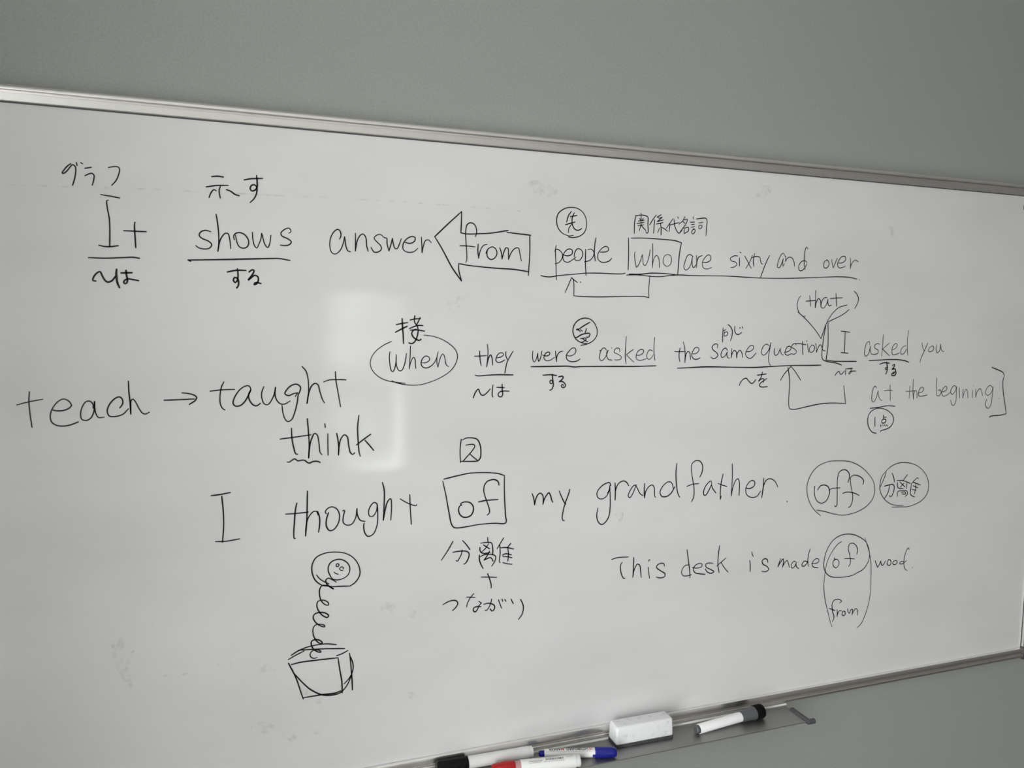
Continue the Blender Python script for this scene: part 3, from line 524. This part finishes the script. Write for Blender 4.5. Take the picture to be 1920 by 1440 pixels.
 ('box', 'large box drawn around the word of', 1.9, 0, '11615 12522,11426 12558,11244 12584,11059 12583,10909 12571,10809 12553,10722 12521!,10722 12366,10715 12182,10696 11936,10686 11837,10709 11818,10861 11833,11075 11835,11272 11817,11407 11810,11462 11820,11499 11865,11536 12024,11581 12265,11633 12496'),
 ('handwritten_word', 'handwritten word of inside the large box', 2.0, 0, '11355 12130,11374 12153!,11343 12171,11288 12176,11227 12157,11187 12106,11182 12046,11213 11981,11274 11954,11335 11961,11384 12006,11400 12073,11386 12120,11359 12136/10804 12387,10813 12432,10851 12465,10908 12472,10976 12454,11019 12402,11031 12325,11015 12251,10979 12152,10946 12053,10942 11991,10974 11963/11107 12163,11004 12176,10813 12177'),
 ('handwritten_word', 'handwritten word my', 1.9, 0, '10291 12230,10264 12152,10249 12060!,10231 12150,10193 12215,10160 12228,10127 12199,10113 12142,10117 12055!,10099 12128,10061 12194,10029 12226,10001 12184,9973 12095,9959 12079/9863 12241,9827 12160,9771 12056,9751 12035/9691 12255,9714 12177,9764 12043,9795 11919,9806 11831,9792 11792,9768 11787'),
 ('handwritten_word', 'handwritten word grandfather with a full stop', 1.8, 0, '9016 12269,9034 12313,9090 12311,9190 12254,9247 12165,9223 12095,9157 12073,9084 12111,9040 12202,9033 12270!,9022 12116,9017 11944,9037 11791,9100 11701,9155 11679,9213 11727,9239 11823,9222 11938/9067 12161,9031 12215/8946 12308,8936 12178,8936 12041!,8931 12195,8883 12295,8799 12328,8741 12295,8711 12250/8577 12251,8625 12245,8689 12163,8715 12087,8686 12059,8640 12116,8587 12242!,8556 12189,8505 12107,8456 12078/8433 12268,8439 12164,8431 12041!,8410 12145,8354 12219,8296 12233,8265 12188,8250 12047,8234 12037/7928 12158,7952 12238,8002 12268,8090 12229,8159 12120,8132 12048,8053 12034,7965 12081,7900 12182/7878 12551,7888 12393,7871 12216,7834 12054,7802 12008/7450 12310,7413 12384,7407 12491,7461 12565,7533 12577,7602 12528,7608 12431,7582 12287,7551 12143,7549 12000,7583 11925/7682 12174,7578 12201,7466 12205/7225 12185,7241 12235,7292 12207,7360 12113,7366 12023,7334 12007,7276 12080,7228 12176!,7205 12112,7139 12032/7017 12335,7046 12201,7056 12057,7050 11921!,7036 11974/7108 12187,7029 12155,6934 12127/6852 12489,6840 12298,6845 11962!,6817 12115,6769 12221,6727 12240,6703 12181,6696 11961/6574 12076,6483 12066,6409 12108,6406 12172,6457 12197,6530 12152,6573 12063,6542 11960,6442 11913,6345 11928,6280 12007/6230 12222,6232 12060,6252 11894!,6223 12096,6173 12186,6097 12203,6006 12157,5941 12054/5743 11800,5736 11794'),
 ('circle', 'circle drawn around the word off', 1.5, 1, '5031 11504,5152 11598,5270 11741,5334 11900,5344 12054,5284 12216,5152 12350,4953 12423,4716 12432,4473 12404,4255 12321,4065 12186,3929 12033,3884 11871,3915 11727,4039 11602,4231 11517,4457 11478,4603 11481,4750 11512,4945 11569,5121 11606'),
 ('handwritten_word', 'handwritten word off in the circle', 1.8, 0, '5186 12022,5187 11916,5149 11797,5082 11735,5002 11720,4925 11756,4876 11844,4868 11921,4910 12001,4991 12030,5069 12018,5124 11950/4882 11935,4812 11959,4644 11959/4483 12044,4457 12130,4475 12209,4544 12263,4616 12267,4686 12228,4711 12132,4709 11976,4696 11780,4696 11662,4718 11638,4744 11656/4153 11987,4140 12046,4191 12108,4292 12153,4375 12162,4429 12128,4428 12037,4388 11890,4361 11783,4373 11679,4410 11616,4445 11605/4585 11857,4517 11876,4386 11864,4294 11832,4222 11800'),
 ('circle', 'circle around the kanji right of off', 1.5, 1, '3656 12197,3742 12102,3773 11957,3755 11836,3661 11703,3518 11606,3378 11566,3213 11550/3777 11893,3733 11981,3674 12098,3650 12183/3656 12197,3536 12277,3386 12322,3214 12323,3021 12283,2838 12185,2702 12041,2648 11888,2668 11738,2773 11622,2943 11552,3115 11523,3289 11531,3470 11539'),
 ('handwritten_note', 'circled kanji right of the word off', 1.8, 0, '3512 12149,3472 12073,3449 11988/3670 11928,3561 11944,3476 11946,3448 11910,3457 11817,3494 11739,3528 11734,3550 11756/3557 11944,3570 11838,3614 11753,3653 11712/3157 12104,3257 12000/3396 12012,3275 12007,3080 11942/3382 11973,3366 11892,3315 11859,3238 11859/3325 11983,3196 11881/3228 11957,3309 11888/3159 11953,3163 11852/3365 11723,3359 11811,3278 11819,3156 11811,3129 11755,3183 11711/3279 11792,3189 11793,3176 11758,3256 11763/2893 12012,2922 12034,2980 11997,3061 11927/3058 11933,3062 11832,3064 11751,3026 11714,2963 11690/3011 11958,2930 11930,2845 11897/3010 11894,2897 11849/3032 11830,2929 11807/2954 11934,2946 11838,2968 11744'),
 ('doodle_head', 'drawn round head with a smiling face', 1.7, 0, '13142 11144,13025 11136,12913 11128!,12846 11171,12786 11265,12786 11358,12845 11488,12949 11575,13081 11614,13241 11614,13357 11567,13408 11481,13412 11360,13367 11249,13288 11180,13215 11160,13142 11144/13356 11327,13316 11271,13244 11216,13193 11188/13171 11282,13199 11354,13202 11415,13169 11481,13096 11512,13023 11505,12949 11452,12917 11379,12935 11296,12994 11248,13076 11231,13142 11248,13171 11282/13097 11420,13097 11446,13077 11455,13060 11436,13075 11413,13097 11420/13009 11358,13038 11358,13053 11385,13031 11406,13001 11392,13006 11377/13126 11342,13097 11317,13072 11310'),
 ('doodle_spring', 'drawn coil spring under the head', 1.8, 0, '13098 11202,13156 11245,13207 11266,13236 11243,13222 11188,13171 11136,13131 11109,13150 11122,13186 11153,13244 11172,13288 11172,13317 11122,13318 11045,13297 10966,13246 10906,13202 10894,13202 10924,13246 10963,13296 10974,13340 10963,13355 10912,13334 10832,13276 10756,13218 10726,13200 10747,13247 10791,13319 10807,13385 10792,13404 10749,13378 10684,13314 10622,13255 10599,13255 10619,13306 10641,13364 10644,13401 10610,13409 10534,13380 10445,13330 10384,13286 10371,13293 10395,13337 10429,13388 10438,13427 10421,13432 10375,13403 10309,13345 10262,13305 10252,13316 10274,13367 10296,13425 10281,13450 10238,13433 10197,13390 10179,13356 10186'),
 ('doodle_box', 'drawn open box under the spring', 1.9, 0, '13730 10209,13634 10256,13526 10300/13691 10264,13612 10307,13497 10345,13323 10363,13206 10355,13103 10330/13598 10321,13294 10297,12991 10260/13100 10174,13022 10194,12947 10228/13692 10134,13585 10149,13368 10149,13081 10143!,13060 9987,13031 9794,13027 9638/13728 10159,13637 9949,13574 9737,13542 9631/13542 9650,13299 9654,13121 9650,13047 9670/12925 10185,12907 9997,12893 9789,12889 9658/13651 9997,13559 9875,13444 9748,13299 9654,13181 9628,13062 9641,12971 9721,12903 9869,12877 9976,12887 10057,12914 10132/13001 9761,12941 9820,12908 9870'),
 ('handwritten_note', 'kanji for separation under the boxed word of', 1.9, 0, '11478 11621,11548 11502,11644 11364/11337 11621,11284 11560,11226 11479/11480 11462,11392 11470,11274 11457,11239 11425,11248 11358,11277 11302,11301 11278,11316 11277/11343 11483,11352 11426,11381 11370,11410 11327,11430 11339/10965 11635,10958 11566/11066 11559,10986 11563,10905 11548,10890 11491,10882 11431,10888 11368/11077 11498,11077 11454,11060 11423,11014 11404,10924 11410/10948 11540,10995 11476,11045 11431/11026 11531,10975 11494,10930 11463/11084 11386,11085 11332,11068 11262,11027 11184/11069 11360,11024 11381,10944 11386,10862 11365,10837 11338,10851 11271,10896 11206/10934 11431,10959 11379,11013 11306!,10913 11331,10876 11275/10721 11606,10773 11525,10818 11455/10778 11515,10771 11382,10780 11254,10767 11246/10610 11515,10650 11469/10762 11465,10670 11459,10565 11427/10660 11465,10643 11370,10652 11256/10735 11353,10689 11369,10597 11345/10730 11331,10658 11321,10586 11297/10728 11242,10667 11218,10584 11202'),
 ('plus_sign', 'plus sign under the kanji', 1.9, 0, '11055 11059,10939 11047,10819 11030/10958 11101,10924 11011,10902 10930,10901 10880'),
 ('handwritten_note', 'hiragana tsunagari under the plus sign', 1.8, 0, '11617 10715,11542 10750,11464 10762,11415 10745,11399 10709,11424 10658,11475 10613/11272 10788,11142 10768/11161 10829,11217 10767,11256 10692,11268 10640/11086 10704,11045 10673!,11080 10642,11100 10595,11134 10552,11165 10571,11160 10614,11115 10629,11053 10621/11010 10649,10964 10659,10893 10645,10847 10610,10851 10556,10882 10534,10913 10573/10891 10715,10899 10671,10933 10595,10973 10550,10988 10562/10787 10693,10762 10625,10739 10560/10731 10696,10720 10662/10689 10687,10670 10656/10591 10680,10575 10643,10557 10608/10445 10659,10413 10600,10396 10522,10415 10433,10473 10357'),
 ('handwritten_word', 'handwritten word This', 1.7, 0, '8966 11119,8861 11138,8680 11131/8785 11057,8811 11017,8808 10926,8775 10831,8746 10796,8727 10798/8584 11115,8586 10960,8592 10798!,8576 10903,8555 10957,8518 11003,8478 10978,8459 10877,8445 10783/8328 10934,8314 10848,8298 10753/8320 11026,8319 11052,8297 11048/8038 10924,8052 10964,8108 10973,8171 10947,8177 10912,8104 10855,8022 10796,8028 10754,8099 10737,8180 10762'),
 ('handwritten_word', 'handwritten word desk', 1.7, 0, '7592 10898,7654 10897,7709 10844,7722 10780,7688 10733,7614 10721,7536 10736/7637 11152,7599 10949,7571 10787,7563 10684/7529 10848,7438 10832,7355 10845,7349 10888,7408 10901,7481 10872,7506 10817,7476 10762,7384 10731,7280 10713/7143 10879,7208 10892,7274 10881,7272 10837,7186 10784,7117 10741,7158 10718,7234 10741,7284 10802/7030 11162,7045 11013,7046 10851,7018 10713/6898 10945,6988 10883,7070 10827/6985 10875,6916 10779,6847 10706'),
 ('handwritten_word', 'handwritten word is', 1.8, 0, '6432 10859,6419 10775,6415 10670/6398 11002,6387 10959,6367 10920/6069 10790,6084 10840,6139 10861,6187 10828,6169 10773,6078 10719,6048 10670,6091 10640,6189 10651'),
 ('handwritten_word', 'handwritten word made', 1.7, 0, '5815 10833,5836 10778,5864 10693!,5819 10762,5765 10823,5754 10770,5768 10681!,5728 10753,5673 10787,5653 10732,5624 10660/5505 10752,5539 10760,5583 10718,5588 10663,5557 10643,5509 10683,5488 10737!,5493 10689,5466 10644,5431 10624/5270 10730,5321 10742,5361 10704,5366 10662,5332 10652,5276 10688,5257 10735/5212 10944,5243 10846,5249 10721,5234 10642/5166 10685,5081 10676,5018 10705,5026 10748,5077 10760,5135 10724,5156 10663,5119 10617,5025 10597'),
 ('handwritten_word', 'handwritten word of in the double oval', 1.7, 0, '4690 10741,4677 10694/4645 10709,4696 10696,4713 10640,4688 10581,4635 10559,4590 10593,4584 10656,4618 10702,4662 10714/4200 10756,4188 10834,4229 10916,4312 10964,4373 10951,4394 10881,4360 10764,4335 10661,4339 10590,4366 10552/4465 10702,4373 10696,4248 10677'),
 ('circle', 'upper oval around the word of before wood', 1.6, 0, '4159 10427,4263 10388,4421 10375,4614 10385,4755 10417,4856 10498,4905 10603,4898 10757,4840 10922,4745 11040,4611 11114,4438 11135,4278 11107,4132 11044,4009 10955,3937 10825,3913 10693,3946 10580,4037 10473,4168 10421'),
 ('circle', 'tall oval around the words of and from', 1.4, 1, '4549 11012,4636 10967,4749 10843,4841 10667,4871 10471,4883 10259,4842 10027,4755 9758,4691 9578,4656 9512/4042 11037,3989 10917,3924 10766,3871 10544,3853 10294,3846 10030,3880 9800,3955 9588,4020 9479,4100 9420'),
 ('handwritten_word', 'handwritten word wood with a full stop', 1.7, 0, '3780 10600,3742 10516,3712 10470!,3679 10525,3651 10581!,3635 10521,3613 10496,3573 10522,3551 10574/3482 10579,3506 10537,3484 10491,3438 10484,3413 10528,3436 10582,3483 10589/3314 10563,3359 10545,3375 10510,3336 10484,3281 10501,3275 10544,3314 10563/3124 10515,3181 10528,3215 10494,3158 10478,3059 10531/3010 10734,3031 10762,3074 10717,3111 10588,3111 10469,3075 10377,3021 10345/2908 10391,2902 10386'),
 ('handwritten_word', 'handwritten word from at the foot of the tall oval', 1.7, 0, '4522 9918,4474 9944,4535 9984,4606 9992,4656 9970,4682 9908,4661 9776,4630 9700,4631 9642,4655 9605/4740 9846,4664 9816,4609 9790/4567 9808,4557 9734,4558 9677!,4537 9754,4504 9779,4464 9767/4439 9742,4455 9708,4417 9677,4384 9699,4387 9743,4423 9762,4448 9743/4337 9795,4314 9720,4286 9705!,4264 9765,4228 9768,4230 9669!,4199 9735,4148 9773,4106 9724,4104 9648'),
]
rnd = random.Random(11)
for idx, (name, label, width, ink, data) in enumerate(WRITING):
    bm = bmesh.new()
    for stroke in data.split('/'):
        pts = []
        for p in stroke.split(','):
            c = p.endswith('!'); a, b2 = p.rstrip('!').split(' ')
            pts.append((-int(a) / 10, int(b2) / 10, c))
        for line in spline(pts):
            pen_line(bm, line, width * 0.97, -0.00035 - idx * 1e-6, rnd)
    face_room(bm)
    o = ink_obj(name, bm, M['ink%d' % ink], board)
    o['label'] = label

SMUDGES = [
 (9, '15707 10741,15750 10508,15695 10314,15634 10146'),
 (5, '15581 10573,15646 10390,15634 10153'),
 (5, '15803 10720,15792 10480'),
 (16, '14162 9353,13982 9292'),
 (12, '13792 9214,13676 9096'),
 (9, '13565 9804,13462 9683'),
 (7, '13497 9613,13323 9555'),
 (18, '12453 10780,12342 10752'),
 (14, '12079 10644,11988 10602'),
 (10, '3871 16396,3815 16266'),
 (24, '10354 16613,10069 16573'),
 (18, '6594 16790,6396 16836'),
 (5, '11500 15027,11635 14880'),
 (5, '11410 15058,11560 14866'),
 (5, '11334 15067,11484 14846'),
 (2, '16786 16194,16152 16214,15373 16243,14424 16256,13140 16280'),
 (2, '13006 16282,12170 16287,11436 16282'),
 (2, '11247 16280,10547 16263'),
 (8, '8912 11812,8863 11700'),
 (8, '8823 11888,8836 11723'),
 (3.5, '15348 10221,15101 10205,14819 10184'),
 (10, '12114 9468,11999 9403'),
 (6, '13396 9144,13312 9091'),
 (8, '14594 10251,14400 10244'),
 (10, '14138 10133,13870 10131'),
]
for idx, (width, data) in enumerate(SMUDGES):
    bm = bmesh.new()
    for stroke in data.split('/'):
        pts = [(-int(p.split(' ')[0]) / 10, int(p.split(' ')[1]) / 10, False) for p in stroke.split(',')]
        for line in spline(pts):
            pen_line(bm, line, width, -0.00022 - idx * 2e-6, rnd)
    face_room(bm)
    o = ink_obj('smudge', bm, M['smudge'], board)
    o['label'] = 'faint grey wiped ink smudge'

# --- tray clipped under the board
T = 0.83
TX0, TX1 = -1.205, -0.5664
tray_prof = [(-0.0070, T - 0.0015), (-0.0648, T - 0.0015), (-0.0654, T - 0.0012), (-0.0654, T - 0.0004), (-0.0650, T),
             (-0.0070, T)]
tray = obj('marker_tray', extrude_profile(tray_prof, TX0, TX1), M['tray'], board)
strip = obj('back_strip', extrude_profile([(-0.0102, T), (-0.0098, T + 0.0016), (-0.0076, T + 0.0020), (-0.0072, T)], TX0, TX1 + 0.004), M['strip'], tray)
strip['label'] = 'pale raised strip along the back of the tray'
tray['label'] = 'grey metal marker tray along the bottom of the board'
for ex, s in ((TX1, 1), (TX0, -1)):
    bm = bmesh.new()
    x0, x1 = sorted((ex - s * 0.002, ex + s * 0.0055))
    box(bm, x0, x1, -0.067, -0.024, T - 0.0035, T + 0.003, bevel=0.001)
    r = bmesh.ops.create_cone(bm, cap_ends=True, segments=20, radius1=0.0042, radius2=0.0042, depth=0.013,
                              matrix=Matrix.Translation((ex + s * 0.006, -0.0665, T)) @ Matrix.Rotation(math.pi / 2, 4, 'Y'))
    e = obj('tray_end_cap', bm, M['cap_grey'], tray, 0.6); e['label'] = 'dark grey plastic end cap'

# ------------------------------------------------------------------ things on the tray
def axis_frame(a, b):
    x = (b - a).normalized(); z = Vector((0, 0, 1)); z = (z - x * z.dot(x)).normalized(); y = z.cross(x)
    return Matrix((x, y, z)).transposed(), (b - a).length

# eraser
EL, ER, ED, EH = Vector((-0.9, -0.03873, 0.83)), Vector((-0.8013, -0.03999, 0.83)), 0.0285, 0.0322
rot, L = axis_frame(EL, ER)
er = thing('whiteboard_eraser', 'white block whiteboard eraser with dark grey felt on the tray', 'eraser', EL, rot)
bm = bmesh.new()
box(bm, 0.0, L, 0.0, ED, 0.0040, EH)
for v in bm.verts:
    if v.co.z > 0.02:
        v.co.y += 0.0015 if v.co.y < ED / 2 else -0.0015
        v.co.x += 0.0008 if v.co.x < L / 2 else -0.0008
bmesh.ops.bevel(bm, geom=bm.edges[:], offset=0.0036, segments=4, affect='EDGES', profile=0.5)
obj('eraser_body', bm, M['eraser_white'], er, 0.9)
boxo('felt_pad', M['felt'], er, 0.0003, L - 0.0003, 0.0003, ED - 0.0005, 0.0, 0.0052, bevel=0.0004)['label'] = 'dark grey felt pad'

def marker(name, label, a, b):
    rot, L = axis_frame(Vector(a), Vector(b))
    return thing(name, label, 'marker', Vector(a), rot), L

def part(name, prof, m, parent, label=None):
    o = obj(name, lathe(prof), m, parent, 0.6)
    if label: o['label'] = label
    return o

# white marker with grey cap and black foam tip
t, L = marker('whiteboard_marker', 'white marker with grey cap and black round end lying right of the eraser', (-0.76233, -0.04062, 0.8372), (-0.62751, -0.03012, 0.8413))
k = L / 0.1378
part('barrel', [(0.0062, 0.0), (0.0062, 0.0071), (0.0068, 0.0075), (0.0915 * k, 0.0075), (0.0915 * k, 0.0)], M['white_plastic'], t, 'plain white barrel')
part('end_plug', [(0.0, 0.0), (0.0002, 0.0048), (0.0014, 0.0060), (0.0066, 0.0063), (0.0066, 0.0)], M['grey_plastic'], t, 'dark grey end plug')
part('cap', [(0.0905 * k, 0.0), (0.0905 * k, 0.0083), (0.0920 * k, 0.0087), (0.1050 * k, 0.0093), (0.1170 * k, 0.0104), (0.1192 * k, 0.0106), (0.1192 * k, 0.0)], M['grey_plastic'], t, 'grey cap')
part('eraser_tip', [(0.1188 * k, 0.0), (0.1188 * k, 0.0108), (0.1200 * k, 0.0113), (0.1330 * k, 0.0113), (0.1358 * k, 0.0104), (0.1376 * k, 0.0082), (0.1381 * k, 0.0)], M['black_rubber'], t, 'black foam eraser tip')

# thick white marker with black cap
t, L = marker('whiteboard_marker', 'thick white marker with black cap, leftmost on the tray', (-1.12864, -0.01644, 0.8393), (-1.02853, -0.01829, 0.8386))
bl = 0.1001
part('barrel', [(0.0, 0.0), (0.0, 0.0086), (bl - 0.006, 0.0086), (bl - 0.0055, 0.0080), (bl - 0.006, 0.0)], M['white_plastic'], t, 'plain white barrel')
part('end_plug', [(bl - 0.0062, 0.0), (bl - 0.0062, 0.0076), (bl - 0.001, 0.0080), (bl, 0.0074), (bl, 0.0)], M['white_plastic'], t)
part('cap', [(0.001, 0.0), (0.001, 0.0091), (-0.040, 0.0093), (-0.043, 0.0088), (-0.0445, 0.0070), (-0.0445, 0.0)], M['black_plastic'], t, 'black cap')

# ---- printed labels wrapped round a barrel
def wrap(pts_faces, r):
    """(s, arc) pairs -> points on the barrel surface; arc measured from the top towards the viewer"""
    bm = bmesh.new()
    verts, faces = pts_faces
    vs = [bm.verts.new((s, -r * math.sin(a / r), r * math.cos(a / r))) for s, a in verts]
    for f in faces:
        try: bm.faces.new([vs[i] for i in f])
        except ValueError: pass
    return bm

def text_shape(txt, size, flip, s0, arc0, stretch=1.0):
    cu = bpy.data.curves.new('lettering', 'FONT'); cu.body = txt; cu.size = size; cu.resolution_u = 3; cu.offset = 0.00012
    o = bpy.data.objects.new('lettering', cu); C.objects.link(o)
    bpy.context.view_layer.update()
    me = bpy.data.meshes.new_from_object(o.evaluated_get(bpy.context.evaluated_depsgraph_get()))
    verts = [(s0 - v.co.x * stretch, arc0 + v.co.y) if flip else (s0 + v.co.x * stretch, arc0 - v.co.y) for v in me.vertices]
    faces = [tuple(p.vertices) for p in me.polygons]
    wdt = max((v.co.x for v in me.vertices), default=0) * stretch
    bpy.data.objects.remove(o); bpy.data.curves.remove(cu); bpy.data.meshes.remove(me)
    return (verts, faces), wdt

def bars(lst):
    verts, faces = [], []
    for s0, s1, a0, a1 in lst:
        i = len(verts)
        verts += [(s0, a0), (s1, a0), (s1, a1), (s0, a1)]; faces.append((i, i + 1, i + 2, i + 3))
    return verts, faces

# blue marker with printed label
t, L = marker('whiteboard_marker', 'slim white marker with blue cap left of the eraser, printed label', (-1.02004, -0.02271, 0.8362), (-0.90958, -0.05759, 0.8378))
s1, s2 = (0.0083, 0.0832)
part('barrel', [(s1, 0.0), (s1, 0.0058), (s1 + 0.001, 0.0063), (s2 + 0.004, 0.0068), (s2 + 0.004, 0.0)], M['label'], t, 'white printed barrel')
part('end_plug', [(0.0, 0.0), (0.0003, 0.0030), (0.0016, 0.0042), (s1 + 0.0005, 0.0044), (s1 + 0.0005, 0.0)], M['blue_plastic'], t, 'blue end plug')
part('cap', [(s2, 0.0), (s2, 0.0074), (s2 + 0.002, 0.0078), (L - 0.007, 0.0076), (L - 0.002, 0.0066), (L, 0.0050), (L, 0.0)], M['blue_plastic'], t, 'deep blue cap')
bm = bmesh.new(); box(bm, s2 - 0.004, s2 + 0.02, -0.0082, -0.0064, -0.003, 0.001, bevel=0.0007)
obj('clip', bm, M['blue_plastic'], t, 0.6)['label'] = 'blue cap clip'
arc = -0.0008
rr = 0.00705
pos = s2 - 0.003
word_black, word_orange = [], []
sh, wd = text_shape('W', 0.0060, True, pos, arc, 1.0); word_orange.append(sh); pos -= wd + 0.0004
sh, wd = text_shape('HITEBOARD', 0.0060, True, pos, arc, 1.0); word_black.append(sh); pos -= wd + 0.0030
sh, wd = text_shape('M', 0.0060, True, pos, arc, 1.0); word_orange.append(sh); pos -= wd + 0.0004
sh, wd = text_shape('ARKER', 0.0060, True, pos, arc, 1.0); word_black.append(sh)
def join(shapes):
    V, F = [], []
    for v, f in shapes:
        k0 = len(V); V += v; F += [tuple(i + k0 for i in q) for q in f]
    return V, F
rl = random.Random(5)
small = []
s = s1 + 0.003
while s < s2 - 0.006:
    w2 = rl.uniform(0.0004, 0.0014)
    small.append((s, s + w2, arc + 0.0056, arc + 0.0060)); s += w2 + rl.uniform(0.0003, 0.0009)
obj('printed_lettering', wrap(join(word_black + [bars(small)]), rr), M['print'], t)['label'] = 'black upside down lettering whiteboard marker'
for sh, ltr in zip(word_orange, 'WM'):
    obj('printed_initial', wrap(sh, rr), M['print_orange'], t)['label'] = 'orange initial letter ' + ltr

# red marker with barcode label
t, L = marker('whiteboard_marker', 'thick white marker with red cap and barcode at the front of the tray', (-1.09564, -0.04245, 0.8385), (-0.97182, -0.0625, 0.8392))
r1, r2 = (0.0293, 0.0378)
part('barrel', [(r2, 0.0), (r2, 0.0086), (r2 + 0.0008, 0.0090), (L - 0.0068, 0.0090), (L - 0.0062, 0.0082), (L - 0.0068, 0.0)], M['label'], t, 'white printed barrel')
part('end_plug', [(L - 0.0070, 0.0), (L - 0.0070, 0.0080), (L - 0.0012, 0.0083), (L, 0.0076), (L, 0.0)], M['white_plastic'], t)
part('collar', [(r1 - 0.002, 0.0), (r1 - 0.002, 0.0082), (r2 + 0.0005, 0.0082), (r2 + 0.0005, 0.0)], M['collar'], t, 'pinkish translucent collar')
part('cap', [(-0.004, 0.0), (-0.004, 0.0052), (-0.002, 0.0068), (0.004, 0.0078), (0.010, 0.0086), (0.0105, 0.0092), (0.016, 0.0095), (r1 - 0.001, 0.0096), (r1, 0.0092), (r1, 0.0)], M['red_plastic'], t, 'glossy red cap')
b4 = []
s = r2 + 0.036; arcb = 0.0045
while s < r2 + 0.062:
    w2 = rl.choice((0.0003, 0.0003, 0.0006, 0.0009)); b4.append((s, s + w2, arcb - 0.0034, arcb)); s += w2 + rl.choice((0.0003, 0.0005, 0.0008))
def squiggles(s0, s1_, a0, h):
    s = s0; out = []
    while s < s1_:
        w2 = rl.uniform(0.0005, 0.0012); k2 = rl.random()
        out.append((s, s + w2, a0, a0 + h * 0.3)); out.append((s, s + 0.00025, a0, a0 + h))
        if k2 > 0.4: out.append((s, s + w2, a0 + h * 0.7, a0 + h))
        s += w2 + 0.0005
    return out
b4 += squiggles(r2 + 0.011, r2 + 0.031, arcb - 0.0012, 0.0016)
b4 += squiggles(r2 + 0.012, r2 + 0.028, arcb + 0.0014, 0.0008)
b4 += squiggles(r2 + 0.033, r2 + 0.064, arcb + 0.0014, 0.0008)
b4 += squiggles(r2 + 0.020, r2 + 0.052, arcb - 0.0062, 0.0007)
b4 += squiggles(r2 + 0.066, r2 + 0.078, arcb - 0.0040, 0.0007) + squiggles(r2 + 0.068, r2 + 0.076, arcb - 0.0022, 0.0007)
obj('printed_label', wrap(bars(b4), 0.0092), M['print'], t)['label'] = 'black barcode and fine print'

# ------------------------------------------------------------------ magnet near the top right corner
bm = lathe([(0.0, 0.0), (0.0, 0.0072), (-0.0035, 0.0072), (-0.0048, 0.0060), (-0.0052, 0.0)], 32)
mg = obj('round_magnet', bm, M['magnet'], None, 0.6)
mg.matrix_world = Matrix.Translation((-0.07275, 0.0, 1.69043)) @ Matrix.Rotation(math.pi / 2, 4, 'Z')
tag(mg, 'small round grey magnet near the top right corner of the whiteboard', 'magnet')
